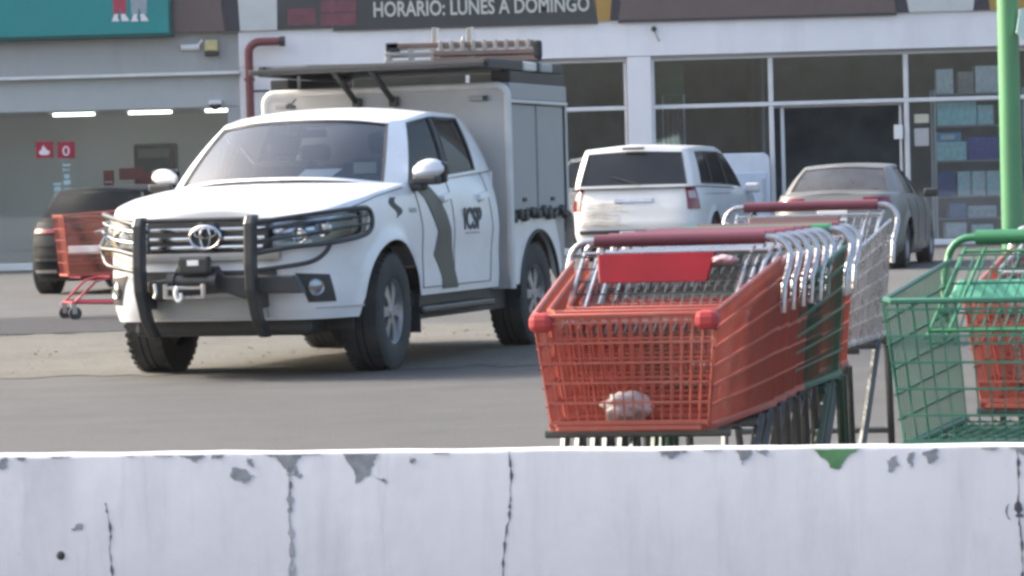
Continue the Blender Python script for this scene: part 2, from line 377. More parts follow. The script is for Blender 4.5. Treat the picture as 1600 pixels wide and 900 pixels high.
for poly in [[(413,706),(480,705),(466,716),(460,727),(452,742),(445,730),(432,718)], [(535,707),(590,706),(583,720),(582,736),(557,757),(549,730)], [(360,733),(378,730),(395,745),(382,756),(362,746)],
             [(278,709),(320,707),(315,718),(302,723),(292,715)], [(330,707),(348,706),(345,713),(333,714)], [(388,718),(395,716),(394,728),(388,727)],
             [(1026,702),(1075,701),(1062,709),(1052,715),(1032,709)], [(1148,701),(1174,699),(1170,712),(1161,725),(1155,712)], [(1180,702),(1200,702),(1196,713),(1184,707)],
             [(640,716),(648,716),(647,722),(641,722)], [(1386,720),(1398,714),(1404,728),(1390,737)], [(1418,709),(1428,707),(1426,729),(1420,727)], [(1442,708),(1466,701),(1463,718),(1450,724)],
             [(1532,697),(1562,696),(1552,703)], [(1575,696),(1608,695),(1608,716),(1588,704)], [(452,732),(462,729),(472,748),(460,744)], [(588,745),(606,754),(600,755)], [(112,824),(127,818),(129,826),(114,831)],
             [(80,709),(108,708),(100,714),(84,715)], [(24,714),(36,712),(40,719),(28,720)], [(-6,722),(10,716),(12,729),(-4,733)], [(240,706),(268,706),(262,711)], [(196,708),(208,707),(205,713)], [(470,703),(498,702),(488,709)], [(676,703),(700,702),(692,707)], [(1100,701),(1128,700),(1118,706)]]:
    patch_px(poly, M['peel'])
patch_px([(1270,700),(1342,698),(1326,712),(1318,726),(1306,734),(1290,722)], M['peel_green'], 'green_paint_patch')
def crack(pts, w, m, name='crack'):
    P = [wall_uz(*p) for p in pts]; out = []; drift = 0
    for (a, b), (c, d) in zip(P, P[1:]):
        for q in range(6): drift = drift*.8 + random.uniform(-.0011, .0011); out.append((lerp(a, c, q/6) + drift, lerp(b, d, q/6) + random.uniform(-.003, .003)))
    out.append(P[-1]); L = []; Rr = []
    for a, b in out:
        ww = w*random.choice([.25, .4, .6, .9, 1.2])*random.uniform(.7, 1.2); L.append((a - ww/2, b)); Rr.append((a + ww/2, b))
    g = MB(); g.grid([[(a, -.0017, b) for a, b in L], [(a, -.0017, b) for a, b in Rr]]); g.build(name, m, wall)
crack([(166,785),(170,805),(174,840),(172,862),(177,899),(178,960)], .0042, M['crack'])
crack([(795,704),(799,740),(798,780),(795,812),(789,850),(787,899),(786,960)], .0042, M['crack'])
crack([(1590,702),(1592,760),(1592,800),(1595,850),(1598,899),(1600,960)], .0045, M['crack'])
crack([(1591,784),(1593,808)], .012, M['crack']); crack([(1577,790),(1574,800),(1579,812)], .003, M['crack'])
crack([(452,740),(452,780),(454,830),(457,899),(459,960)], .0095, M['filler'], 'joint_filler')
crack([(455,755),(453,790)], .004, M['crack'])
hu, hz = wall_uz(95, 868)
MB().lathe([(0, -.003), (.004, -.0032), (.0075, -.0005)], 12, 'Y', (hu, 0, hz)).build('bolt_hole', M['black'], wall)

# ------------------------------------------------------------------ buildings
FY0 = 58.0
def X(px, py, Y=FY0): return at(px, py, Y).x
def Z(px, py, Y=FY0): return at(px, py, Y).z
bank = thing('bank_branch', 'grey bank branch with glazed cash machine lobby under a teal sign on the left', 'building', (-9, FY0, 0))
def bp(name, m, lo, hi, parent, bevel=.012, off=(9, -FY0, 0)):
    lo = [a + b for a, b in zip(lo, off)]; hi = [a + b for a, b in zip(hi, off)]
    return MB().bbox(lo, hi).build(name, m, parent, bevel=bevel)
bp('upper_wall', M['grey_wall'], (-22, 58, 3.50), (-4.82, 70, 6.5), bank)
bp('ledge', M['ledge'], (-22, 57.86, 3.44), (-4.81, 58.3, 3.502), bank)
bp('lintel', M['grey_beam'], (-22, 58.02, 2.86), (-4.82, 58.4, 3.438), bank)
bp('jamb', M['grey_beam'], (-5.06, 58.02, 0), (-4.82, 58.4, 2.858), bank)
bp('lobby_back_wall', M['lobby'], (-22, 61, 0), (-4.82, 61.2, 2.95), bank)
bp('lobby_side_wall', M['lobby'], (-4.98, 58.41, 0), (-4.82, 60.99, 2.95), bank)
bp('lobby_ceiling', M['lobby'], (-22, 58.41, 2.855), (-4.99, 60.99, 2.95), bank)
bp('lobby_floor', M['concrete'], (-22, 58.13, .02), (-4.99, 60.99, .06), bank, 0)
bp('sill', M['ledge'], (-22, 57.95, 0), (-5.07, 58.12, .13), bank)
g1 = bp('window', M['lobbyglass'], (-22, 58.16, .14), (-5.07, 58.172, 2.85), bank, 0)
for xa in (-14.2, -11.4): bp('mullion', M['frame'], (xa - .03, 58.12, .13), (xa + .03, 58.22, 2.855), bank)
for a, b in ((70, 135), (190, 258), (312, 352)):
    xa, xb = X(a, 172), X(b, 172)
    lo = bp('ceiling_lamp', M['lamp'], (xa, 59.0, 2.80), (xb, 59.18, 2.852), bank, .01)
# cash machine lobby furniture
def local(o): return o
logo = thing('logo_panel', 'square red panel with white flame mark, left one of the pair on the lobby glass', 'sign', (X(68, 234), 58.12, Z(68, 234)))
MB().box((0, 0, 0), (.32, .02, .30)).build('plate', M['logo_red'], logo, bevel=.015)
fl = [(-.10, -.06), (-.085, -.015), (-.05, .0), (-.045, .045), (-.01, .09), (.0, .05), (.03, .03), (.045, -.005), (.09, -.02), (.10, -.06), (.06, -.095), (-.06, -.095)]
MB().prism(fl, .006, lambda a, b, t: (a, -.011 - t, b)).build('flame_mark', M['logo_white'], logo)
logo2 = thing('logo_panel', 'square red panel with white numeral 0, right one of the pair on the lobby glass', 'sign', (X(102, 234), 58.12, Z(102, 234)))
MB().box((0, 0, 0), (.32, .02, .30)).build('plate', M['logo_red'], logo2, bevel=.015)
MB().tube([(.05*math.cos(a), -.014, -.02 + .075*math.sin(a)) for a in [k*math.pi/10 for k in range(20)]], .016, 5, closed=True).build('numeral', M['logo_white'], logo2)
random.seed(11)
for (px, y0, y1) in ((103, 250, 322), (88, 286, 322)):
    s = MB(); za, zb = Z(px, y1), Z(px, y0); z = za
    while z < zb:
        h = random.uniform(.05, .085); w = random.uniform(.10, .15)
        s.bbox((-w/2, -.004, z - za), (-w/2 + .022, 0, z - za + h)); s.bbox((-w/2 + .024, -.004, z - za + random.choice([0, h - .02])), (w/2, 0, z - za + random.choice([h, .02 + .02])))
        z += h + .03
    o = s.build('glass_lettering', M['letterblue'], loc=(X(px, 285), 58.15, za))
    tag(o, 'taller column of pale blue lettering on lobby glass under the red square' if px == 103 else 'shorter column of pale blue lettering on lobby glass near dark car', 'lettering')
ax0, ax1 = X(209, 260, 59), X(273, 260, 59)
atm = thing('cash_machine', 'dark cash machine with red front band in the bank lobby behind the dark car', 'cash machine', ((ax0 + ax1)/2, 59, .06))
w = ax1 - ax0
MB().bbox((-w/2, 0, 0), (w/2, .7, 2.2)).build('body', M['black'], atm, bevel=.05)
MB().bbox((-w/2 + .09, -.02, 1.93), (w/2 - .09, .0, 2.1)).build('screen', mat('atm_header', lin(110, 118, 112), .4), atm)
MB().bbox((-w/2 + .02, -.025, 1.28), (w/2 + .03, -.001, 1.66)).build('red_band', M['logo_red'], atm)
MB().bbox((-w/2 + .1, -.04, 1.0), (w/2 - .1, -.001, 1.26)).build('keypad_shelf', M['black'], atm, bevel=.02)
o = MB().bbox((-.22, -.05, 0), (.22, 0, .22)).build('red_wall_sign', M['logo_red'], loc=(X(205, 272, 58.9), 58.9, Z(205, 281, 58.9)), bevel=.01)
tag(o, 'wide red sign strip fixed beside the dark cash machine', 'sign')
rs = thing('red_floor_sign', 'narrow red standing sign with pale writing in the lobby, left of the cash machine', 'sign', (X(170, 290, 58.8), 58.8, .06))
MB().bbox((-.1, 0, 1.15), (.1, .04, 1.72)).build('panel', M['logo_red'], rs, bevel=.01)
tp = MB()
for k in range(4): tp.bbox((-.07, -.004, 1.22 + k*.09), (.05 + .02*(k % 2), 0, 1.25 + k*.09))
tp.build('print', M['logo_white'], rs); MB().tube([(0, .02, 0), (0, .02, 1.15)], .02).build('post', M['steel'], rs); MB().bbox((-.15, -.1, 0), (.15, .14, .02)).build('base', M['black'], rs)

store = thing('store_building', 'white rendered shop building with dark display windows and an open doorway', 'building', (0, FY0, 0))
sp = lambda name, m, lo, hi, bevel=.012: bp(name, m, lo, hi, store, bevel, (0, -FY0, 0))
sp('fascia_beam', M['stucco'], (-4.815, 57.9, 3.56), (24, 58.4, 6.5))
sp('soffit', M['grey_beam'], (-3.6, 58.0, 3.522), (24, 58.35, 3.558))
sp('pier', M['stucco'], (-4.815, 57.92, 0), (-3.6, 58.38, 3.558))
sp('pier', M['stucco'], (2.19, 57.92, 0), (2.62, 58.38, 3.558))
sp('sill', M['stucco'], (-3.6, 57.95, 0), (2.19, 58.38, .12)); sp('sill', M['stucco'], (2.62, 57.95, 0), (4.8, 58.38, .10)); sp('sill', M['stucco'], (7.25, 57.95, 0), (24, 58.38, .10))
for a, b in ((-3.6, 2.19), (2.62, 24)):
    sp('transom', M['frame'], (a, 58.06, 2.60), (b, 58.16, 2.675)); sp('head_rail', M['frame'], (a, 58.06, 3.475), (b, 58.16, 3.52))
MX = [(-3.57, .06, .1), (-.7, .07, .1), (2.155, .05, .1), (2.655, .06, .1), (4.79, .085, 0), (7.24, .085, 0), (12.0, .08, .1)]
for x, w, z in MX:
    sp('mullion', M['frame'], (x - w/2, 58.05, z), (x + w/2, 58.17, 2.598)); sp('mullion', M['frame'], (x - w/2, 58.05, 2.677), (x + w/2, 58.17, 3.473))
for a, b, bot in ((-3.54, -.74, .12), (-.66, 2.13, .12), (2.69, 4.745, .1), (4.835, 7.195, None), (7.285, 11.95, .1), (12.05, 24, .1)):
    sp('pane', M['storeglass'], (a, 58.10, 2.68), (b, 58.108, 3.47), 0)
    if bot: sp('pane', M['storeglass'], (a, 58.10, bot), (b, 58.108, 2.597), 0)
sp('door_frame', M['frame'], (4.96, 58.2, .01), (5.03, 58.27, 2.56)); sp('door_frame', M['frame'], (4.84, 58.2, 2.56), (7.19, 58.27, 2.6)); sp('door_frame', M['frame'], (7.12, 58.2, .01), (7.17, 58.27, 2.56))
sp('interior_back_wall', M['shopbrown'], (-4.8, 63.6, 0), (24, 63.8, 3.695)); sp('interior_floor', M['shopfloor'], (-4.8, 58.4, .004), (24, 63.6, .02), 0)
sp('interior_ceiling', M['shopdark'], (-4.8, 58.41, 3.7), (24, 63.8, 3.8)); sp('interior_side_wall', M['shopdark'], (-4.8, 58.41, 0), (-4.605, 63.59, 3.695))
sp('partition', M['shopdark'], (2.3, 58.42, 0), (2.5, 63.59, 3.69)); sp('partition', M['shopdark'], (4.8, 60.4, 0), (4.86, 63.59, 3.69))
sp('roof_slab', M['stucco'], (-4.815, 58.41, 6.3), (24, 70, 6.49))
# fascia signs
SY = 57.9
sign = thing('shop_fascia_sign', 'long dark and brown shop sign reading HORARIO LUNES A DOMINGO above the store windows', 'sign', (0, SY, 4.2))
zb = 4.215
def panel(name, b0, b1, t0, t1, m, zlo=zb, d=.06):
    xs = [X(b0, 40, SY), X(b1, 40, SY), X(t1, 0, SY), X(t0, 0, SY)]
    zt = 4.68; k = (5.7 - zlo)/(zt - zlo)
    poly = [(xs[0], zlo - 4.2), (xs[1], zlo - 4.2), (lerp(xs[1], xs[2], k), 1.5), (lerp(xs[0], xs[3], k), 1.5)]
    return MB().prism(poly, d, lambda a, b, t: (a, -t - .002, b)).build(name, m, sign)
panel('brown_panel', 269, 351.5, 269, 346, M['brown']); panel('dark_slant', 352, 375, 346.5, 372, M['ink']); panel('pale_panel', 375.5, 433, 372.5, 433, M['pale'])
panel('dark_panel', 433.5, 519.5, 433.5, 519.5, M['charcoal']); panel('dark_panel', 520, 934, 520, 928, M['charcoal'], zb - .05)
panel('ochre_slant', 934.5, 953, 928.5, 956, M['ochre']); panel('dark_slant', 953.5, 965, 956.5, 971, M['ink']); panel('brown_panel', 965.5, 1400, 971.5, 1394, M['brown'])
panel('dark_slant', 1400.5, 1420, 1394.5, 1412, M['ink']); panel('pale_panel', 1420.5, 1520, 1412.5, 1526, M['pale']); panel('dark_slant', 1520.5, 1546, 1526.5, 1542, M['ink']); panel('ochre_slant', 1546.5, 1700, 1542.5, 1700, M['ochre'])
sp_ = MB().bbox((X(966, 40, SY), -.075, -.03), (X(1400, 20, SY), 0, .012)).build('sign_shade_strip', M['ink'], sign)  # dark strip painting the shade line along the brown panel's lower edge
for (a, b, c, d) in ((450, 14, 494, 40), (502, 2, 557, 20), (502, 22, 557, 41)):
    x0, x1, z0, z1 = X(a, d, SY), X(b and c, d, SY), Z(a, d, SY), Z(a, b, SY)
    MB().bbox((x0, -.068, z0 - 4.2), (x1, -.063, z1 - 4.2)).build('faded_print', M['faded_red'], sign, bevel=.004)
def sign_text(body, px0, px1, zbase, cap):
    t = text('lettering', body, 1, M['letter'], sign, depth=.012, bold=.02)
    xs = [v.co.x for v in t.data.vertices]; ys = [v.co.y for v in t.data.vertices]
    x0, x1 = X(px0, 20, SY), X(px1, 16, SY)
    s = cap/(max(ys) - 0); sx = (x1 - x0)/(max(xs) - min(xs))
    t.scale = (sx, s, 1); t.rotation_euler = (R(90), 0, 0); t.location = (x0 - min(xs)*sx, -.076, zbase - 4.2)
sign_text('HORARIO: LUNES A DOMINGO', 584, 921, 4.40, .27)
tsn = thing('teal_sign', 'bright teal sign box with two painted figures above the bank lobby', 'sign', (X(134, 40), 57.75, 4.14))
xr = X(269, 40, 57.75) - X(134, 40)
MB().bbox((-9, 0, 0), (xr, .24, 1.6)).build('sign_box', M['teal_edge'], tsn, bevel=.02); MB().bbox((-8.95, -.012, .075), (xr - .06, -.001, 1.55)).build('sign_face', M['teal'], tsn)
x0 = X(134, 40)
for px, m, w in ((187, mat('figure_red', lin(172, 64, 84), .6, var=.1), .14), (217, mat('figure_grey', lin(150, 160, 168), .6, var=.1), .17)):
    cx = X(px, 10, 57.75) - x0; zt = Z(px, 22, 57.75) - 4.14
    b = MB(); b.prism([(cx - w*.8, zt), (cx - w*.1, zt), (cx, zt + .12), (cx + w*.25, zt), (cx + w*.8, zt), (cx + w, zt + .7), (cx - w, zt + .7)], .006, lambda a, q, t: (a, -.014 - t, q)); b.build('painted_figure', m, tsn)
    f = MB()
    for sg in (-1, 1): f.prism([(cx + sg*.09 - .06, zt - .13), (cx + sg*.09 + .08, zt - .13), (cx + sg*.09 + .05, zt - .07), (cx + sg*.06 + .03, zt), (cx + sg*.06 - .04, zt)], .006, lambda a, q, t: (a, -.014 - t, q))
    f.build('painted_feet', M['logo_white'], tsn)
# pipe, cameras, alarm
px_, pz_ = X(388, 62, 57.7), Z(388, 66, 57.7)
P = [(0, 0, 0), (0, 0, pz_ - .22)] + [(.2 - .2*math.cos(a), 0, pz_ - .2 + .2*math.sin(a)) for a in [k*math.pi/12 for k in range(1, 7)]] + [(.60, -.0, pz_)]
dp = thing('drain_pipe', 'dark red pipe with an elbow running down the corner between the two shops', 'pipe', (px_, 57.7, 0))
MB().tube(P, .075, 12).build('pipe', M['pipe_red'], dp, smooth=50)
MB().lathe([(.09, 0), (.09, .1), (.0, .1)], 12, 'X', (.56, 0, pz_)).build('end_cap', M['black'], dp)
for z in (2.2, 3.3): MB().lathe([(.075, 0), (.095, 0), (.095, .06), (.075, .06)], 12, 'Z', (0, 0, z)).build('pipe_clip', M['pipe_red'], dp); 
MB().bbox((-.03, .07, 3.1), (.35, .1, 3.14)).build('bracket', M['black'], dp)
cm = thing('security_camera', 'small white bullet camera below the brown sign on the grey wall', 'camera', (X(300, 74), 57.98, Z(300, 74)))
MB().lathe([(0, -.2), (.06, -.2), (.06, .14), (0, .14)], 12, 'X').build('body', M['frame'], cm, smooth=40); MB().tube([(.1, 0, .03), (.2, -.02, .12)], .03).build('arm', M['frame'], cm); MB().lathe([(0, -.205), (.045, -.21), (.05, -.2)], 10, 'X').build('lens', M['black'], cm)
al = thing('alarm_siren', 'yellowish alarm box with dark base on the grey wall beside the pipe', 'alarm', (X(331, 76), 57.92, Z(331, 76)))
MB().bbox((-.12, -.05, -.05), (.12, .08, .15)).build('housing', M['alarm'], al, bevel=.03); MB().bbox((-.13, -.04, -.13), (.13, .08, -.055)).build('base', M['black'], al, bevel=.02)
c2 = thing('dome_camera', 'dark dome camera under the lobby lintel beside the corner jamb', 'camera', (X(337, 160), 57.9, Z(337, 162)))
MB().bbox((-.12, -.03, -.02), (.12, .12, .06)).build('mount', M['frame'], c2, bevel=.02); MB().lathe([(.1, .0), (.09, -.05), (.05, -.09), (0, -.1)], 12, 'Z', (0, .03, -.02)).build('dome', M['black'], c2, smooth=60)
c3 = thing('wall_camera', 'tiny dark camera fixed on the white beam above the pier', 'lamp', (X(1021, 46), 57.86, Z(1021, 46)))  # small security camera with its cable, gives no light
MB().lathe([(0, -.06), (.05, -.05), (.035, .04)], 10, 'Y').build('head', M['black'], c3); MB().tube([(0, 0, -.02), (.06, .02, -.16), (.1, .035, -.22)], .012).build('cable', M['box_door'], c3)
# notices on the door jamb
o = MB().bbox((-.08, -.02, -.13), (.08, 0, .13)).build('notice', M['paper'], loc=(X(1404, 206), 58.04, Z(1404, 206)), bevel=.005); tag(o, 'white notice on the right jamb of the open doorway', 'notice')
o = MB().bbox((-.13, -.008, -.08), (.13, 0, .08)).build('notice', M['cream'], loc=(X(1441, 185), 58.095, Z(1441, 185))); tag(o, 'cream notice stuck on the glass right of the doorway', 'notice')
o = MB().bbox((-.13, -.008, -.16), (.13, 0, .16)).build('notice', M['box_grey'], loc=(X(1441, 214), 58.095, Z(1441, 214))); tag(o, 'grey notice stuck on the glass just below the cream one', 'notice')
# things behind the glass
GY = 58.32
shelf = thing('display_shelf', 'tall metal display shelf stacked with packs behind the right shop window', 'shelf', (X(1462, 250, GY), GY, 0))
sx0 = X(1462, 250, GY); SW = 1.62
for a in (0, SW): 
    for b in (0, .45): MB().bbox((a - .02, b - .02, .02), (a + .02, b + .02, Z(1462, 140, GY))).build('upright', M['frame'], shelf)
levels = [Z(1462 + 20, y, GY) for y in (146, 196, 251, 307, 341, 372)]
for z in levels: MB().bbox((.021, -.02, z - .03), (SW - .021, .47, z)).build('shelf_board', M['grey_beam'], shelf, bevel=.004)
packs = [(1463,108,1490,0,(190,196,180),'beige carton alone at the left end of the top shelf'), (1497,112,1522,0,(120,112,108),'brown carton in the middle of the top shelf'), (1524,103,1561,0,(185,182,186),'pale grey carton at the right end of the top shelf'),
 (1464,160,1526,1,(130,190,212),'long light blue pack on the second shelf from the top'), (1528,164,1553,1,(140,200,218),'short light blue pack on the second shelf right of the long one'),
 (1464,222,1511,2,(140,208,236),'light blue pack on the third shelf, under another blue pack'), (1513,214,1562,2,(60,66,120),'navy blue pack on the third shelf from the top'),
 (1466,260,1492,3,(56,70,112),'navy pack at the left of the fourth shelf'), (1496,258,1517,3,(150,190,196),'first teal grey pack right of the navy one on the fourth shelf'), (1519,258,1540,3,(160,196,200),'middle teal grey pack on the fourth shelf'), (1542,258,1563,3,(150,186,192),'last teal grey pack at the right end of the fourth shelf'),
 (1484,318,1510,4,(86,108,140),'slate blue pack at the left of the fifth shelf'), (1513,322,1558,4,(150,156,160),'wide grey pack on the fifth shelf'),
 (1478,348,1511,5,(190,215,228),'whitish pack at the left of the bottom shelf'), (1520,351,1553,5,(150,185,176),'pale green pack at the right of the bottom shelf')]
random.seed(5)
for i, (a, y, b, lv, c, lab) in enumerate(packs):
    x0, x1 = X(a, y, GY), X(b, y, GY); z0 = levels[lv]; z1 = Z(a, y, GY)
    if z1 - z0 > .5: z1 = z0 + .45
    t = thing('product_pack', lab, 'pack', ((x0 + x1)/2, GY + .06, z0 + .001), 0, 'packs on the display shelf')
    w, h = x1 - x0, z1 - z0
    MB().bbox((-w/2, 0, 0), (w/2, .34, h)).build('carton', mat('pack_colour', [min(.9, q*2.5) for q in lin(*c)], .5, var=.16, scale=12), t, bevel=.012)
    lb = MB(); 
    for k in range(max(1, int(w/.13))): lb.bbox((-w/2 + .03 + k*.13, -.004, h*.25), (-w/2 + .09 + k*.13, -.0005, h*.25 + h*.4))
    lb.build('print', mat('pack_print', lin(*[min(255, int(q*1.25) + 22) for q in c]), .5), t)
x0, x1 = X(1464, 206, GY), X(1503, 206, GY); zt = Z(1464, 222, GY)
t = thing('product_pack', 'blue pack lying on top of the light blue one on the third shelf', 'pack', ((x0 + x1)/2, GY + .06, zt + .002), 0, 'packs on the display shelf')
MB().bbox((-.22, 0, 0), (.22, .3, .17)).build('carton', mat('pack_colour', lin(120, 180, 220), .5, var=.12), t, bevel=.015); MB().bbox((-.15, -.004, .04), (.1, -.0005, .12)).build('print', M['paper'], t)
rk = thing('clothes_rack', 'metal garment rail behind the glass left of the doorway', 'rack', (X(1055, 190, 59), 59, .02))
zt = Z(1050, 150, 59)
MB().tube([(-.22, 0, 0), (-.22, 0, zt), (.17, 0, zt), (.17, 0, 0)], .018, 6).build('rail', M['frame'], rk); MB().bbox((-.3, -.2, 0), (.25, .2, .02)).build('base', M['frame'], rk)
for k in range(4): MB().box((-.16 + k*.09, 0, zt - .55), (.05, .35, .75)).build('garment', mat('garment', lin(120 - k*10, 120 - k*8, 122), .9), rk, bevel=.02)
o = MB().bbox((-.28, 0, 0), (.3, .03, 1.0)).build('green_banner', mat('green_banner', lin(84, 126, 100), .7, var=.2), loc=(X(1043, 130, 59.6), 59.6, Z(1043, 165, 59.6))); tag(o, 'faded green hanging banner behind the upper glass beside the white pier', 'banner')
cab = thing('ice_cabinet', 'tall white cabinet with rounded top corner beside the doorway, behind the white van', 'cabinet', (X(1172, 300, 57.3), 57.3, 0))
zt = Z(1172, 239, 57.3); hw = X(1204, 300, 57.3) - X(1172, 300, 57.3)
poly = [(-hw*1.6, .08), (hw, .08), (hw, zt - .14)] + [(hw - .14 + .14*math.cos(a), zt - .14 + .14*math.sin(a)) for a in [k*math.pi/12 for k in range(1, 7)]] + [(-hw*1.6 + .14, zt), (-hw*1.6, zt - .14)]
MB().prism(poly, .6, lambda a, b, t: (a, t, b)).build('body', mat('ice_cabinet_white', lin(205, 214, 228), .4, var=.05), cab, bevel=.01); MB().bbox((-hw*1.5, -.02, .35), (hw*.8, -.001, zt*.8)).build('door', mat('ice_door', lin(190, 204, 224), .35, var=.05), cab, bevel=.02); MB().bbox((-hw*1.5, .05, 0), (hw*.9, .5, .079)).build('plinth', M['black'], cab); MB().bbox((hw*.6, -.06, .9), (hw*.68, -.021, 1.3)).build('handle', M['steel'], cab)
# green pole at the right
gp = at(1581, 300, 24.0)
pole = thing('green_pole', 'thick green painted steel pole with a mint sign board on the right', 'pole', (gp.x, 24.0, 0))
MB().lathe([(.0, 0), (.085, 0), (.078, 3.5), (.078, 6.5), (0, 6.5)], 20, 'Z').build('shaft', M['pole'], pole, smooth=40); MB().lathe([(0, 0), (.2, 0), (.2, .025), (.09, .03)], 16, 'Z').build('base_plate', M['pole'], pole)
bz = at(1595, 60, 24).z; bx = at(1589, 40, 24).x - gp.x
q1, q2 = at(1588, 51, 23.88), at(1594, 14, 23.88)
poly = [(q1.x - gp.x, q1.z), (q2.x - gp.x, q2.z), (q2.x - gp.x + 1.1, q2.z + .30), (q2.x - gp.x + 1.2, q1.z - .45), (q1.x - gp.x + .05, q1.z - .05)]
MB().prism(poly, .03, lambda a, b, t: (a, -.12 + t, b)).build('sign_board', M['board'], pole); MB().tube([(0, 0, bz + .1), (bx + .3, -.08, bz + .1)], .03, 8).build('arm', M['pole'], pole)

# ------------------------------------------------------------------ vehicle bodies
class Shell:
    """half plan outline (superellipse) swept in height; eval(s, z) gives a point on the left flank, s = arc length from the nose centre"""
    def __init__(s, xf, xr, W, n, zb, zt, inset, arches=(), ztop=None, zlow=None, nr=None):
        s.zb, s.zt, s.inset, s.arches, s.ztop, s.zlow = zb, zt, inset, arches, ztop, zlow
        xc = (xf + xr)/2; L = (xf - xr)/2; pts = []
        N = 1200
        for i in range(N + 1):
            t = math.pi*i/N; e = n if t < math.pi/2 else (nr or n)
            c, q = math.cos(t), math.sin(t)
            pts.append(Vector((xc + L*math.copysign(abs(c)**(2/e), c), W*abs(q)**(2/e))))
        s.pts = pts; s.arc = [0]
        for a, b in zip(pts, pts[1:]): s.arc.append(s.arc[-1] + (b - a).length)
        s.len = s.arc[-1]
    def plan(s, a):
        a = min(max(a, 0), s.len); lo, hi = 0, len(s.arc) - 1
        while hi - lo > 1:
            m = (lo + hi)//2
            if s.arc[m] <= a: lo = m
            else: hi = m
        t = (a - s.arc[lo])/max(s.arc[hi] - s.arc[lo], 1e-9)
        p = s.pts[lo].lerp(s.pts[hi], t)
        i0, i1 = max(lo - 4, 0), min(hi + 4, len(s.pts) - 1)
        d = s.pts[i1] - s.pts[i0]
        if lo < 6: d = Vector((0, 1))
        if hi > len(s.pts) - 7: d = Vector((0, -1))
        d.normalize(); return p, Vector((d.y, -d.x))      # outward normal
    def s_at_x(s, x):
        for i, p in enumerate(s.pts):
            if p.x <= x:
                if i == 0: return 0
                q = s.pts[i-1]; return lerp(s.arc[i-1], s.arc[i], (q.x - x)/max(q.x - p.x, 1e-9))
        return s.len
    def s_at_y(s, y):
        for i, p in enumerate(s.pts):
            if p.y >= y:
                if i == 0: return 0
                q = s.pts[i-1]; return lerp(s.arc[i-1], s.arc[i], (y - q.y)/max(p.y - q.y, 1e-9))
        return s.len/2
    def low(s, x, nx):
        z = s.zlow(x) if s.zlow else s.zb
        for (ax, az, ar) in s.arches:
            if abs(x - ax) < ar and abs(nx) < .75: z = max(z, az + math.sqrt(ar*ar - (x - ax)**2))
        return z
    def eval(s, a, z, off=0., side=1):
        p, n = s.plan(a)
        v = (z - s.zb)/(s.zt - s.zb)
        ins = s.inset(v, n.x, p.x)
        if abs(n.x) < .75:
            for (ax, az, ar) in s.arches:
                d = math.hypot(p.x - ax, z - az)
                if d > ar - .02: ins -= .028*math.exp(-((d - ar)/.055)**2)
        q = p + n*(off - ins)
        return Vector((q.x, side*max(q.y, 0) if n.x*n.x < .999 or off == 0 else side*q.y, z))
    def cols(s, a0, a1, step=.05):
        n = max(2, int((a1 - a0)/step)); return [lerp(a0, a1, i/n) for i in range(n + 1)]
    def body(s, a0, a1, rows=16, step=.045):
        cs = s.cols(a0, a1, step); L = []
        for a in cs:
            p, n = s.plan(a); zl = s.low(p.x, n.x); zt = s.ztop(p.x)
            L.append([s.eval(a, lerp(zl, zt, k/rows)) for k in range(rows + 1)])
        m = MB(); m.grid(L); m.grid([[Vector((q.x, -q.y, q.z)) for q in c] for c in L], True)
        return m, L
    def patch(s, f, nu=12, nv=6, off=.006, side=1, thick=.0):
        """f(u,v) -> (s, z) on the skin"""
        m = MB(); g = [[s.eval(*f(u/nu, v/nv), off=off, side=side) for v in range(nv + 1)] for u in range(nu + 1)]
        m.grid(g)
        h = [[s.eval(*f(u/nu, v/nv), off=-.012, side=side) for v in range(nv + 1)] for u in range(nu + 1)]
        rim = [(u, 0) for u in range(nu + 1)] + [(nu, v) for v in range(1, nv + 1)] + [(u, nv) for u in range(nu - 1, -1, -1)] + [(0, v) for v in range(nv - 1, 0, -1)]
        rim.append(rim[0]); m.grid([[g[a][b] for a, b in rim], [h[a][b] for a, b in rim]])
        return m
    def line(s, pts, off=.0, side=1, n=10):
        out = []
        for (a, z), (b, y) in zip(pts, pts[1:]):
            for k in range(n): out.append(s.eval(lerp(a, b, k/n), lerp(z, y, k/n), off, side))
        out.append(s.eval(*pts[-1], off, side)); return out
def deck(edge, crown, n=10, end=None):
    """panel between mirrored edges: edge = list of left-side points"""
    rows = []
    for p in edge:
        w = max(p.y, 1e-4); rows.append([Vector((p.x, w*(1 - 2*k/n), p.z + crown*(1 - (1 - 2*k/n)**2)*min(1, w/.4))) for k in range(n + 1)])
    return MB().grid(rows)
def q4(a, b, c, d, nu, nv, bulge=0., nrm=None):
    rows = []
    for i in range(nu + 1):
        u = i/nu; r = []
        for j in range(nv + 1):
            v = j/nv; p = Vector(a).lerp(Vector(b), u).lerp(Vector(d).lerp(Vector(c), u), v)
            if bulge: p = p + nrm*bulge*(1 - (2*v - 1)**2)
            r.append(p)
        rows.append(r)
    return rows
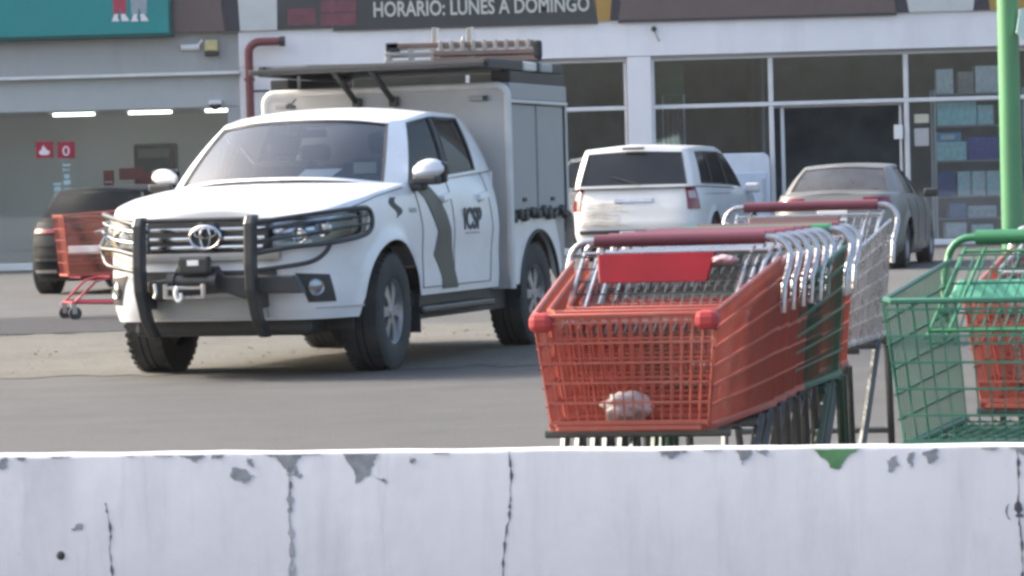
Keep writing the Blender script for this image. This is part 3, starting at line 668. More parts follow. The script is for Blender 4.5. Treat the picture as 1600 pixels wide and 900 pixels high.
def blend_normals(objs, ref):
    """share smooth shading normals between parts that meet edge to edge"""
    acc = {}; key = lambda p: (round(p.x, 4), round(p.y, 4), round(p.z, 4))
    for o in objs:
        bm = bmesh.new(); bm.from_mesh(o.data)
        bmesh.ops.remove_doubles(bm, verts=bm.verts, dist=1e-5)
        for f in bm.faces:
            f.normal_update(); c = f.calc_center_median()
            out = Vector((c.x - min(max(c.x, ref[0]), ref[1]), c.y, c.z - ref[2]))
            if f.normal.dot(out) < 0: f.normal_flip()
            f.smooth = True
            for v in f.verts: acc.setdefault(key(v.co), Vector()); acc[key(v.co)] += f.normal*f.calc_area()
        bm.to_mesh(o.data); bm.free()
    for o in objs:
        a = o.data.attributes.get('sharp_edge')
        if a: o.data.attributes.remove(a)
        o.data.normals_split_custom_set_from_vertices([acc[key(v.co)].normalized() if key(v.co) in acc and acc[key(v.co)].length > 1e-9 else Vector((0, 0, 1)) for v in o.data.vertices])
def greenhouse(parent, base, top, segs, paint, gl, rows=(.04, .9), crown=.04, bulge=.02, roofname='roof', trim=None, gname=None, ref=(-1.5, 0, .9), sub=4):
    """base/top: left-side rings from windscreen centre to rear centre. segs: 'g' glass, 'b' painted, 'k' black pillar"""
    body = MB(); r0, r1 = rows; blk = MB(); n = len(segs)
    base = [Vector(p) for p in base]; top = [Vector(p) for p in top]
    nr = []
    for i in range(n):
        v = (base[i+1] - base[i]).cross(top[i] - base[i]); c = base[i] + base[i+1]; v.normalize()
        if v.dot(Vector((c.x/2 - sum(p.x for p in base)/len(base), c.y/2*1.5, 0))) < 0: v = -v
        nr.append(v)
    pn = [nr[0]*Vector((1, 0, 0)).dot(nr[0])] + [(nr[i-1] + nr[i]).normalized() for i in range(1, n)] + [nr[-1]]
    pn[0] = Vector((nr[0].x, 0, nr[0].z)).normalized(); pn[-1] = Vector((nr[-1].x, 0, nr[-1].z)).normalized()
    def fine(i, k):                       # base, top, normal at fraction k of segment i, curved across glass that spans several segments
        def cr(P):
            t = k
            if segs[i] != 'g' or not ((i > 0 and segs[i-1] == 'g') or (i + 1 < n and segs[i+1] == 'g') or i in (0, n - 1)): return P[i].lerp(P[i+1], t)
            mir = lambda p: Vector((p.x, -p.y, p.z))
            p0 = P[i-1] if i > 0 and segs[i-1] == 'g' else (mir(P[1]) if i == 0 else P[i]*2 - P[i+1])
            p3 = P[i+2] if i + 2 <= n and i + 1 < n and segs[i+1] == 'g' else (mir(P[n-1]) if i == n - 1 else P[i+1]*2 - P[i])
            p1, p2 = P[i], P[i+1]
            return .5*((2*p1) + (p2-p0)*t + (2*p0-5*p1+4*p2-p3)*t*t + (3*p1-p0-3*p2+p3)*t**3)
        return cr(base), cr(top), pn[i].lerp(pn[i+1], k).normalized()
    cols = [[fine(i, k/sub) for k in range(sub + 1)] for i in range(n)]
    pt = lambda c, v: c[0].lerp(c[1], v) + c[2]*bulge*(1 - (2*v - 1)**2)
    V0 = [0, r0/2, r0]; V1 = [lerp(r0, r1, k/6) for k in range(7)]; V2 = [r1, (1 + r1)/2, 1]
    for side in (1, -1):
        fl = lambda p: Vector((p.x, side*p.y, p.z))
        for i, sg in enumerate(segs):
            for V in (V0, V1, V2):
                if V is V1 and sg == 'g': continue
                (blk if (sg == 'k' and V is V1) else body).grid([[fl(pt(c, v) - (c[2]*.004 if sg == 'k' and V is V1 else Vector())) for v in V] for c in cols[i]])
    i = 0
    while i < n:
        if segs[i] != 'g': i += 1; continue
        j = i
        while j + 1 < n and segs[j+1] == 'g': j += 1
        run = [c for q in range(i, j + 1) for c in (cols[q] if q == i else cols[q][1:])]
        mir = [(Vector((b.x, -b.y, b.z)), Vector((t.x, -t.y, t.z)), Vector((m.x, -m.y, m.z))) for b, t, m in run]
        runs = [mir[::-1] + run[1:]] if i == 0 else [run + mir[::-1][1:]] if j == n - 1 else [run, mir]
        for rn in runs:
            ed = [(c, r0) for c in rn] + [(rn[-1], v) for v in V1[1:]] + [(c, r1) for c in rn[-2::-1]] + [(rn[0], v) for v in V1[-2::-1]]
            blk.grid([[pt(c, v) + c[2]*.001 for c, v in ed], [pt(c, v) - c[2]*.03 for c, v in ed]])
            inn = [(pt(c, v) - c[2]*.004) for c, v in ed]; m = len(inn); cen = sum(inn, Vector())/m
            blk.grid([inn, [p + (cen - p).normalized()*.022 for p in inn]])
            MB().grid([[pt(c, v) - c[2]*.012 for v in V1] for c in rn]).build((gname or {}).get(i, 'window'), gl[i] if isinstance(gl, dict) else gl, parent, smooth=80)
        i = j + 1
    b = body.build('cab_frame', paint, parent)
    if blk.v: blk.build('window_seal', trim or M['black'], parent)
    edge = [c[1] for i in range(n) for c in (cols[i] if i == 0 else cols[i][1:])]
    r = deck(edge, crown).build(roofname, paint, parent)
    blend_normals([b, r], ref)
def wheel(parent, x, y, z, Rt, w, Rr, side, spokes=6, rim_m=None, steer=0.):
    h = MB().lathe([(0, -w*.3), (.07, -w*.3), (.07, w*.2), (0, w*.2)], 12, 'Y').build('wheel', M['black'], parent, loc=(x, y, z)); h.rotation_euler = (0, 0, steer)
    pr = [(Rr*.96, -w*.46), (Rr + .02, -w*.5), (Rt - .03, -w*.5), (Rt - .006, -w*.44), (Rt, -w*.3), (Rt, -w*.12), (Rt - .012, -w*.11), (Rt - .012, -w*.08), (Rt, -w*.07), (Rt, w*.07), (Rt - .012, w*.08), (Rt - .012, w*.11), (Rt, w*.12), (Rt, w*.3), (Rt - .006, w*.44), (Rt - .03, w*.5), (Rr + .02, w*.5), (Rr*.96, w*.46)]
    t = MB().lathe(pr, 40, 'Y')
    for k in range(40):       # shoulder tread blocks
        a = 2*math.pi*k/40
        for e in (-1, 1):
            t.box((math.cos(a)*(Rt - .004), e*w*.40, math.sin(a)*(Rt - .004)), (.016, w*.14, .03), Matrix.Rotation(-a, 3, 'Y'))
    t.build('tyre', M['rubber'], h, smooth=40)
    r = MB(); yo = side*w*.40
    r.lathe([(Rr, side*w*.46), (Rr*.94, side*w*.44), (Rr*.90, side*w*.30), (Rr*.88, -side*w*.3)], 36, 'Y')
    r.lathe([(0, yo + side*.01), (Rr*.2, yo + side*.008), (Rr*.25, yo - side*.02)], 18, 'Y')
    for k in range(spokes):
        a = 2*math.pi*k/spokes
        d = Vector((math.cos(a), 0, math.sin(a))); p = Vector((-math.sin(a), 0, math.cos(a)))
        vs = []
        for (rr, ww, yy) in ((Rr*.17, Rr*.13, 0), (Rr*.55, Rr*.15, -.004), (Rr*.92, Rr*.24, -.012)):
            for sg in (-1, 1):
                for e in (0, -.03): vs.append(d*rr + p*ww*sg + Vector((0, yo + side*(yy + e), 0)))
        fs = []
        for q in (0, 4): fs += [(q, q+2, q+6, q+4), (q+1, q+5, q+7, q+3), (q, q+4, q+5, q+1), (q+2, q+3, q+7, q+6)]
        r.add(vs, fs)
    r.build('rim', rim_m or M['alloy'], h, smooth=30)
    MB().lathe([(Rr*.89, -side*w*.05), (.02, -side*w*.05)], 24, 'Y').build('brake_disc', M['black'], h)
    return h
def under(parent, x0, x1, w, z0, z1, arches=(), inner=.30):
    m = MB(); xs = sorted([x0, x1] + [a + s*r for a, _, r in arches for s in (-1, 1)]); 
    for a, b in zip(xs, xs[1:]):
        c = (a + b)/2; isarch = any(abs(c - ax) < ar*.9 for ax, _, ar in arches)
        m.bbox((a, -(inner if isarch else w), z0), (b, (inner if isarch else w), z1))
    m.build('underbody', M['black'], parent)
    for ax, az, ar in arches:
        for sd in (-1, 1):
            liner = MB()
            pr = [(ax + (ar + .015)*math.cos(t), az + (ar + .015)*math.sin(t)) for t in [math.pi*k/16 for k in range(17)]]
            pr = [(pr[0][0], z0)] + pr + [(pr[-1][0], z0)]
            liner.grid([[(x, sd*w, z) for x, z in pr], [(x, sd*inner, z) for x, z in pr]])
            liner.add([(x, sd*inner, z) for x, z in pr], [tuple(range(len(pr)))])
            liner.build('wheel_liner', M['black'], parent)

# ------------------------------------------------------------------ pickup truck
TH = R(18.3)
TRUCK = thing('pickup_truck', 'white double cab pickup with bull bar, winch and grey utility box, parked facing the camera', 'pickup truck', (-1.64, 21.46, 0), math.atan2(-math.cos(TH), -math.sin(TH)))
W_ = M['white_paint']
def t_inset(v, nx, x):
    side = .05*max(0, (v - .72)/.28)**2 + .03*max(0, (.25 - v)/.25)**2 - .012*math.exp(-((v - .62)/.12)**2)
    front = .02 + .15*max(0, (v - .55)/.45)**1.5 + .05*max(0, (.18 - v)/.18)**2 - .02*math.exp(-((v - .30)/.14)**2)
    t = max(0, nx)**1.5; return lerp(side, front, t)
ZT = [(-2.4, 1.315), (-1.2, 1.275), (-.5, 1.235), (-.3, 1.225), (.2, 1.175), (.6, 1.115), (.85, 1.06), (1.0, 1.035)]
ARCH = [(0, .385, .475)]
TS = Shell(.98, -3.9, .905, 5.6, .36, 1.25, t_inset, ARCH, lambda x: interp(ZT, x), lambda x: .375 if x > .3 else .47)
sB = TS.s_at_x(-2.20); body, LB = TS.body(0, sB, 18, .04)
bo_ = body.build('body', W_, TRUCK)
edge = [c[-1] for c, a in zip(LB, TS.cols(0, sB, .04)) if c[-1].x > -.42]
hood = deck(edge, .055, 14)
ho_ = hood.build('hood', W_, TRUCK); blend_normals([bo_, ho_], (-2.2, .3, .8))
# rear closing of the cab
MB().bbox((-2.235, -.86, .5), (-2.195, .86, 1.31)).build('cab_back', W_, TRUCK)
base = [(-.06, 0, 1.275), (-.12, .42, 1.265), (-.29, .745, 1.225), (-.44, .862, 1.225), (-1.20, .868, 1.262), (-1.28, .868, 1.268), (-1.86, .862, 1.30), (-2.20, .85, 1.315), (-2.23, .74, 1.315), (-2.23, 0, 1.315)]
top = [(-.72, 0, 1.712), (-.745, .35, 1.703), (-.805, .60, 1.672), (-.94, .672, 1.68), (-1.30, .698, 1.728), (-1.37, .70, 1.73), (-1.89, .695, 1.722), (-2.08, .675, 1.70), (-2.13, .56, 1.70), (-2.13, 0, 1.72)]
greenhouse(TRUCK, base, top, 'ggbgkgbbg', W_, {0: M['windshield'], 1: M['windshield'], 3: M['sideglass'], 5: M['sideglass'], 8: M['sideglass']}, (.04, .935), .055, .018,
           gname={0: 'windshield', 1: 'windshield', 3: 'front_window', 5: 'rear_window', 8: 'back_window'})
MB().bbox((-.42, -.78, 1.16), (-.2, .78, 1.215)).build('cowl', M['black'], TRUCK)
under(TRUCK, .50, -3.6, .80, .30, .62, [(0, .385, .46), (-3.085, .385, .46)], .48)
# interior
it = MB(); it.bbox((-.75, -.74, .9), (-.36, .74, 1.285)); it.bbox((-2.1, -.8, .60), (-.5, .8, .64)); it.build('dashboard', M['interior'], TRUCK, bevel=.03)
for y in (-.38, .38):
    s = MB(); s.bbox((-1.35, y - .24, .9), (-1.22, y + .24, 1.42)); s.bbox((-1.3, y - .24, .8), (-.85, y + .24, .95)); s.bbox((-1.33, y - .12, 1.45), (-1.25, y + .12, 1.60)); s.build('seat', M['seat'], TRUCK, bevel=.05)
s = MB(); s.bbox((-1.98, -.62, .9), (-1.86, .62, 1.40)); 
for y in (-.4, .4): s.bbox((-1.97, y - .12, 1.42), (-1.9, y + .12, 1.54))
s.build('rear_seat', M['seat'], TRUCK, bevel=.04)
ring = [(-.78 + .06*math.sin(a), .38 + .19*math.cos(a), 1.20 + .18*math.sin(a)) for a in [k*math.pi/10 for k in range(20)]]
MB().tube(ring, .016, 6, closed=True).build('steering_wheel', M['black'], TRUCK)
MB().bbox((-.92, -.12, 1.57), (-.885, .1, 1.63)).build('rear_mirror', M['black'], TRUCK, bevel=.01)
# door seams
def seam(pts, name='door_seam', side=1): MB().tube(TS.line(pts, .001, side), .0045, 4).build(name, M['black'], TRUCK)
S = TS.s_at_x
for sd in (1, -1):
    seam([(S(-.50), 1.23), (S(-.56), .95), (S(-.58), .52)], side=sd); seam([(S(-1.21), 1.27), (S(-1.22), .52)], side=sd); seam([(S(-2.02), 1.30), (S(-2.05), .9), (S(-2.0), .52)], side=sd)
    seam([(S(-.58), .52), (S(-2.0), .52)], side=sd)
    for x in (-1.08, -1.86):
        h = TS.patch(lambda u, v: (S(x + .095 - .19*u), 1.105 + .04*v + .02*u), 4, 2, .035, sd); h.build('door_handle', W_, TRUCK, smooth=50, bevel=.008)
        TS.patch(lambda u, v: (S(x + .07 - .14*u), 1.085 + .03*v + .02*u), 3, 2, .004, sd).build('handle_recess', M['box_door'], TRUCK)
seam([(TS.s_at_y(.0), 1.02), (TS.s_at_y(.55), 1.03), (S(.60), 1.075), (S(.2), 1.15), (S(-.3), 1.205)], 'hood_seam'); seam([(TS.s_at_y(.0), 1.02), (TS.s_at_y(.55), 1.03), (S(.60), 1.075), (S(.2), 1.15), (S(-.3), 1.205)], 'hood_seam', -1)
# camouflage stripe, lettering, crest on the left flank
stripe = [(1.222, -.52, -.80), (1.13, -.68, -.95), (1.02, -.77, -1.06), (.90, -.87, -1.13), (.80, -.83, -1.15), (.74, -.79, -1.17), (.66, -.89, -1.19), (.58, -.96, -1.24), (.50, -.97, -1.29)]
def stf(u, v):
    z = lerp(1.222, .50, v); a = interp([(-q[0], q[1]) for q in stripe], -z); b = interp([(-q[0], q[2]) for q in stripe], -z)
    return (S(lerp(a, b, u)), z)
for sd in (1, -1): TS.patch(stf, 8, 40, .008, sd).build('camouflage_stripe', M['olive'], TRUCK, smooth=60)
def flank_text(body, x0, x1, z, cap, m, name='lettering'):
    t = text(name, body, 1, m, TRUCK, depth=.002, bold=.03)
    xs = [v.co.x for v in t.data.vertices]; ys = [v.co.y for v in t.data.vertices]
    sx = (x0 - x1)/(max(xs) - min(xs)); s = cap/max(ys)
    yy = TS.eval(S((x0 + x1)/2), z + cap/2).y + .006
    # reads left to right towards the rear: text x -> -x, text y -> z, normal -> +y
    t.matrix_local = Matrix(((-sx, 0, 0, x0 + min(xs)*sx), (0, 0, 1, yy), (0, s, 0, z), (0, 0, 0, 1)))
    return t
flank_text('ICSP', -1.42, -1.80, .905, .15, M['charcoal'])
TS.patch(lambda u, v: (S(-1.45 - .3*u), .868 + .012*v), 4, 1, .004).build('small_print', M['box_door'], TRUCK)
cr = TS.patch(lambda u, v: (S(-.03 - .10*u - .04*v + .05*math.sin(v*6)), 1.14 - .14*v*(1 - .2*u)), 4, 8, .003); cr.build('side_badge', M['charcoal'], TRUCK)
TS.patch(lambda u, v: (S(-.34 - .13*u), 1.035 + .03*v), 3, 1, .005).build('side_badge', M['box_door'], TRUCK)
# mirrors
for sd in (1, -1):
    pts = []
    m = MB()
    prof = [(0, .0), (.5, .02), (1, 0)]
    rings = []
    for k in range(9):
        t = k/8; w = (.5 if sd > 0 else .42)*math.sin(math.pi*min(.98, .08 + t*.9))**.45
        cx, cy, cz = -.53 - .05*t, sd*(.88 + .20*t), 1.295 + .025*t
        rings.append([Vector((cx + .075*w*2*math.cos(a), cy, cz + (.088 if math.sin(a) > 0 else .055)*w*2*math.sin(a))) for a in [2*math.pi*q/14 for q in range(14)]])
    for r in rings: r.append(r[0])
    m.grid(rings); m.add(rings[0][:-1], [tuple(range(14))]); m.add(rings[-1][:-1], [tuple(range(14))])
    hm = m.build('side_mirror', W_, TRUCK, smooth=50)
    g = MB().box((-.60, sd*.99, 1.30), (.085, .19, .15)); g.build('mirror_glass', M['darkglass'], hm, bevel=.02)
    MB().box((-.52, sd*.90, 1.215), (.13, .12, .075)).build('mirror_foot', M['black'], hm, bevel=.02)
    MB().box((-.515, sd*.975, 1.248), (.135, .18, .06)).build('mirror_base_shade', M['black'], hm, bevel=.018)  # black base enlarged, its colour stands in for shade under the mirror
# grille, lamps, bumper
sy = TS.s_at_y
def fpatch(pts, m, name, off=.006, sides=(1, -1), nu=10, nv=5):
    """pts: four (s,z) corners inner-bottom, outer-bottom, outer-top, inner-top"""
    f = lambda u, v: (lerp(lerp(pts[0][0], pts[1][0], u), lerp(pts[3][0], pts[2][0], u), v), lerp(lerp(pts[0][1], pts[1][1], u), lerp(pts[3][1], pts[2][1], u), v))
    return [TS.patch(f, nu, nv, off, sd).build(name, m, TRUCK, smooth=40) for sd in sides]
def front_x(y, z, off=0.): return TS.eval(sy(max(abs(y), .001)), z, off).x
def fband(y, z0, z1, m, name, off, depth=.05, nu=14, parent=None, y0=None, z0b=None):
    y0 = -y if y0 is None else y0
    r = []
    for i in range(nu + 1):
        yy = lerp(y0, y, i/nu); xf = front_x(yy, (z0 + z1)/2, off)
        r.append([(xf - depth, yy, z0), (xf, yy, z0), (xf + .004, yy, (z0 + z1)/2), (xf, yy, z1), (xf - depth, yy, z1)])
    g = MB().grid(r); g.add(r[0], [(0,1,2,3,4)]); g.add(r[-1], [(0,1,2,3,4)])
    return g.build(name, m, parent or TRUCK, smooth=40)
fband(.42, .775, 1.02, M['black'], 'grille', .012)
for z, h, y in ((.965, .022, .40), (.905, .026, .40), (.850, .022, .39)): fband(y, z - h/2, z + h/2, M['chrome'], 'grille_slat', .035, .03)
fband(.50, .765, .815, M['bumper_silver'], 'grille_chin', .045, .05)
for sd in (1, -1):
    MB().tube(smooth_path([TS.eval(a, z, .012, sd) for a, z in ((sy(.40), .80), (sy(.40), 1.00), (sy(.62), 1.035), (S(.56), 1.07), (S(.42), 1.06))], 6), .010, 5).build('headlight_trim', M['black'], TRUCK)
hlp = [(sy(.42), .815), (S(.42), .93), (S(.34), 1.075), (sy(.42), 1.005)]
hl = fpatch(hlp, M['lens_dark'], 'headlight', .006, nu=16)
for o, sd in zip(hl, (1, -1)):
    g = lambda pts, m, nm, off: TS.patch(lambda u, v: (lerp(lerp(pts[0][0], pts[1][0], u), lerp(pts[3][0], pts[2][0], u), v), lerp(lerp(pts[0][1], pts[1][1], u), lerp(pts[3][1], pts[2][1], u), v)), 14, 4, off, sd).build(nm, m, o, smooth=40)
    g([(sy(.45), .93), (sy(.70), .945), (sy(.70), .965), (sy(.45), .955)], M['chrome'], 'reflector_bar', .012); g([(sy(.45), .985), (S(.5), 1.035), (S(.46), 1.052), (sy(.45), 1.0)], M['lens'], 'reflector_bar', .012)
    g([(sy(.45), .85), (sy(.68), .865), (sy(.69), .885), (sy(.45), .875)], M['lens'], 'reflector_bar', .012)
    g([(S(.60), .92), (S(.44), .945), (S(.40), 1.03), (S(.56), 1.01)], M['lens'], 'reflector', .010)
    for (y, z, r) in ((.62, .915, .05), (.735, .955, .052)):
        p = TS.eval(sy(y), z, .02, sd); p2, nn = TS.plan(sy(y)); q = MB()
        q.lathe([(0, .012), (r*.5, .010), (r*.55, -.004), (r, .016), (r*1.05, -.01)], 18, 'X', p); q.build('lamp_unit', M['chrome'], o, smooth=40)
    g(hlp, M['lens_clear'], 'lens_cover', .03)
# fog lamps in dark recesses
for sd in (1, -1):
    fo = TS.patch(lambda u, v: (lerp(lerp(sy(.585), sy(.66), 1 - v), lerp(sy(.758), sy(.785), 1 - v), u), lerp(.485, .675 - .015*u, v)), 8, 5, .006, sd).build('fog_lamp_recess', M['black'], TRUCK, smooth=40)
    p = TS.eval(sy(.695), .585, .004, sd)
    nn = TS.plan(sy(.695))[1]; fm = MB().lathe([(0, .014), (.03, .012), (.046, .004), (.056, .012), (.06, -.02)], 20, 'X'); rz_ = Matrix.Rotation(math.atan2(nn.y*sd, nn.x), 3, 'Z'); fm.v = [tuple(rz_ @ Vector(q) + p) for q in fm.v]; fm.build('fog_lamp', M['lens'], fo, smooth=40)
    TS.patch(lambda u, v: (lerp(sy(.70), S(.42), u), lerp(.44, .452, v)), 6, 1, .004, sd).build('bumper_scuff', M['box_grey'], TRUCK)
fband(.40, .395, .52, M['bumper_silver'], 'bumper_skid', .03, .06)
fband(.47, .555, .70, M['black'], 'bumper_intake', .012, .05)
MB().bbox((.40, -.62, .27), (.80, .62, .42)).build('lower_valance', M['black'], TRUCK, bevel=.04)
# emblem
em = MB(); ex = front_x(0, .915, .06)
ov = lambda a, b, cz, n=28: [(ex, a*math.cos(t), cz + b*math.sin(t)) for t in [2*math.pi*k/n for k in range(n)]]
em.tube(ov(.105, .072, .915), .012, 6, closed=True); em.tube(ov(.036, .066, .915), .009, 5, closed=True); em.tube(ov(.078, .030, .945), .009, 5, closed=True)
em.build('emblem', M['chrome'], TRUCK, smooth=60)
MB().lathe([(0, 0), (.1, 0), (.11, -.03)], 24, 'X', (ex - .012, 0, .915)).build('emblem_backing', M['black'], TRUCK)
# bull bar
bb = MB(); bx = 1.16
for sd in (1, -1):
    y = .385*sd
    prof = [(bx - .02, 1.055), (bx + .015, 1.00), (bx + .03, .74), (bx + .02, .58), (bx - .06, .40), (bx - .18, .27)]
    pl = MB(); w = .034
    out = [(x + .04, z) for x, z in prof]; inn = [(x - .05, z) for x, z in prof]
    pl.prism(out + inn[::-1], w*2, lambda a, b, t: (a, y - w + t, b)); pl.build('bull_bar_post', M['black_satin'], TRUCK, bevel=.014)
    MB().box((bx - .13, y, .52), (.22, .05, .12)).build('bull_bar_bracket', M['black_satin'], TRUCK, bevel=.01)
    lx = lambda yy, z, o=.085: TS.eval(sy(min(abs(yy), .898)) if yy < .86 else S(.50), z, o, sd)
    # loop round the headlight, then back along the bumper
    loop = [(bx, y, 1.0)] + [Vector(lx(.6, 1.035)), TS.eval(S(.62), 1.075, .075, sd), TS.eval(S(.47), 1.065, .08, sd), TS.eval(S(.46), .96, .08, sd), TS.eval(S(.56), .90, .075, sd), TS.eval(sy(.74), .86, .08, sd), Vector(lx(.6, .845)), (bx, y, .805)]
    MB().tube(smooth_path(loop, 6), .0155, 8).build('headlight_guard', M['black_satin'], TRUCK, smooth=60)
    MB().tube(smooth_path([TS.eval(sy(.74), .86, .08, sd), TS.eval(sy(.72), .80, .075, sd), TS.eval(sy(.66), .745, .08, sd), TS.eval(sy(.5), .715, .09, sd), (bx, y, .70)], 6), .0155, 8).build('headlight_guard', M['black_satin'], TRUCK, smooth=60)
    for z0, z1, z2 in ((.955, .985, 1.02), (.885, .915, .965)):
        MB().tube(smooth_path([(bx, y, z0), Vector(lx(.62, z1)), TS.eval(S(.62), z2, .07, sd), TS.eval(S(.47), z2 + .01, .07, sd)], 6), .008, 6).build('guard_rod', M['steel'] if sd < 0 else M['black_satin'], TRUCK, smooth=60)
MB().tube([(bx - .01, -.36, 1.03), (bx - .01, .36, 1.03)], .016, 8).build('bull_bar_crossbar', M['black_satin'], TRUCK, smooth=60)
MB().prism([(-.37, .64), (-.20, .66), (-.16, .735), (.10, .735), (.14, .67), (.64, .665), (.70, .55), (.40, .555), (.30, .52), (.18, .56), (-.2, .545), (-.30, .51), (-.37, .56)], .09, lambda a, b, t: (1.02 + t, a, b)).build('winch_plate', M['black'], TRUCK, bevel=.01)
wn = MB().lathe([(0, -.17), (.055, -.17), (.055, -.12), (.04, -.115), (.04, .115), (.055, .12), (.055, .17), (0, .17)], 18, 'Y', (1.14, -.03, .64)).build('winch', M['black_satin'], TRUCK, smooth=40)
MB().bbox((1.13, -.12, .685), (1.20, .10, .80)).build('winch_motor', M['black_satin'], wn, bevel=.02); MB().bbox((1.201, -.045, .74), (1.206, .035, .775)).build('winch_badge', M['paper'], wn, bevel=.003)
f = MB(); f.tube([(1.21, -.20, .60), (1.21, .07, .60)], .012, 6); f.tube([(1.21, -.20, .54), (1.21, .07, .54)], .012, 6)
for y in (-.20, -.19, .06, .07): f.tube([(1.21, y, .535), (1.21, y, .625)], .012, 6)
f.build('fairlead', M['steel'], wn)
MB().tube(smooth_path([(1.235, -.10, .61), (1.24, -.115, .57), (1.24, -.10, .52), (1.24, -.075, .535), (1.24, -.08, .57)], 5), .013, 6).build('tow_hook', M['paper'], wn, smooth=60)
MB().tube(smooth_path([(1.235, -.26, .63), (1.24, -.25, .57), (1.24, -.262, .54)], 4), .012, 6).build('shackle', M['steel'], wn)
# wipers, antenna, running boards
for y0, y1 in ((-.55, .05), (.05, .6)): 
    MB().tube([(-.13 - .12*abs(y0), y0, 1.27 - .03*abs(y0)), (-.24 - .13*abs(y1), y1, 1.315 - .05*abs(y1))], .008, 5).build('wiper', M['black'], TRUCK)
an = MB(); an.box((-1.0, -.20, 1.79), (.1, .035, .03)); an.tube([(-.98, -.20, 1.795), (-1.1, -.20, 1.85)], .007, 5); an.build('roof_antenna', M['black'], TRUCK)
for sd in (1, -1):
    MB().bbox((-2.02, sd*.72, .345), (-.50, sd*.93, .395)).build('running_board', M['black_satin'], TRUCK, bevel=.015)
    MB().bbox((-2.1, sd*.78, .40), (-.48, sd*.86, .50)).build('sill', M['black'], TRUCK)
    MB().bbox((-.52, sd*.62, .22), (-.50, sd*.9, .48)).build('mud_flap', M['black'], TRUCK)
for x, st_ in ((0, R(3)), (-3.085, 0)):
    for sd in (1, -1): wheel(TRUCK, x, sd*.775, .387, .387, .265, .225, sd, 6, None, st_)
MB().tube([(0, -.7, .387), (0, .7, .387)], .05, 8).build('axle', M['black'], TRUCK); MB().tube([(-3.085, -.7, .387), (-3.085, .7, .387)], .06, 8).build('axle', M['black'], TRUCK)
# --- utility box
BX0, BX1, BW, BT = -2.34, -3.78, .975, 1.955
def rr(hw, z0, z1, r, n=6):
    o = [(-hw, z0), (hw, z0)]
    o += [(hw - r + r*math.cos(a), z1 - r + r*math.sin(a)) for a in [k*math.pi/2/n for k in range(n + 1)]]
    o += [(-hw + r + r*math.cos(a), z1 - r + r*math.sin(a)) for a in [math.pi/2 + k*math.pi/2/n for k in range(n + 1)]]
    return o
MB().prism(rr(BW - .02, .45, BT - .02, .08), .03, lambda a, b, t: (BX0 - t, a, b)).build('box_front', M['box_grey'], TRUCK)
prf = rr(BW - .02, .45, BT - .02, .08)[1:] + [rr(BW - .02, .45, BT - .02, .08)[0]]
MB().tube([(BX0 - .01, a, b) for a, b in prf], .028, 10).build('box_edge_tube', M['trim_light'], TRUCK, smooth=60)
bxm = MB(); bxm.bbox((BX1, -.90, .95), (BX0 - .04, .90, BT - .04)); bxm.build('box_shell', M['box_door'], TRUCK)
for sd in (1, -1):
    o = lambda n_, m_, lo, hi, b=.008: MB().bbox((lo[0], sd*lo[1], lo[2]), (hi[0], sd*hi[1], hi[2])).build(n_, m_, TRUCK, bevel=b)
    o('box_header', M['box_door'], (BX1, .901, 1.835), (BX0 - .05, .962, BT)); o('box_header', M['trim_light'], (BX1, .901, 1.808), (BX0 - .05, .972, 1.832), .004)
    for a, b in ((BX0 - .055, -3.035), (-3.075, BX1 + .05)): 
        d = o('box_door', M['box_door'], (a, .901, 1.02), (b, .945, 1.80))
        MB().bbox(((a + b)/2 - .04, sd*.946, 1.08), ((a + b)/2 + .04, sd*.957, 1.11)).build('door_latch', M['black'], d, bevel=.005)
    o('box_post', M['black'], (-3.04, .9005, 1.02), (-3.07, .93, 1.80)); o('box_post', M['black'], (BX1 + .045, .9005, 1.0), (BX1 + .03, .955, 1.80)); o('box_post', M['trim_light'], (BX1 + .025, .9005, 1.0), (BX1, .965, 1.81))
    # ledge with chain and straps
    ch = MB(); random.seed(3)
    ch.bbox((BX1, sd*.90, .965), (BX0 - .04, sd*.93, 1.015))
    x = BX0 - .07
    while x > BX1 + .04:
        ch.box((x, sd*(.945 + random.uniform(-.01, .02)), .985 + random.uniform(-.02, .025)), (.07, .05, random.uniform(.04, .075)), Matrix.Rotation(random.uniform(-.6, .6), 3, 'Y')); x -= random.uniform(.05, .09)
    ch.build('tie_down_rail', M['black'], TRUCK, bevel=.012)
    # rear fender with wheel arch
    ax, az, ar = -3.085, .385, .475
    arc = [(ax + ar*math.cos(t), az + ar*math.sin(t)) for t in [math.pi*k/20 for k in range(21)]]
    poly = [(BX0 - .04, .96), (BX0 - .04, .47), (arc[0][0], .47)] + arc[2:-2] + [(arc[-1][0] - .08, .47), (-3.66, .60), (-3.62, .75), (-3.50, .96)]
    MB().prism(poly, .05, lambda a, b, t: (a, sd*(.93 - t), b)).build('rear_fender', W_, TRUCK, bevel=.01)
    MB().tube([(a, sd*.935, b) for a, b in arc], .014, 6).build('fender_lip', M['black'], TRUCK)
    MB().prism([(-3.52, .955), (BX1, .955), (BX1, .52), (-3.70, .56)], .04, lambda a, b, t: (a, sd*(.915 - t), b)).build('rear_corner_panel', M['box_door'], TRUCK)
MB().bbox((BX1, -.88, .50), (BX0 - .05, .88, .945)).build('bed', M['black'], TRUCK) if False else None
MB().bbox((BX1 - .02, -.9, .55), (BX1, .9, 1.9)).build('box_rear', M['box_door'], TRUCK)
MB().bbox((BX1, -.44, .62), (BX0, .44, .94)).build('bed', M['black'], TRUCK)
for y in (-.80, .735): 
    ml = MB().bbox((BX0 + .001, y - .07, 1.825), (BX0 + .025, y + .07, 1.865)).build('marker_lamp', M['box_door'], TRUCK, bevel=.008); MB().bbox((BX0 + .01, y + .04, 1.828), (BX0 + .032, y + .075, 1.862)).build('lamp_bracket', M['black'], ml, bevel=.005)
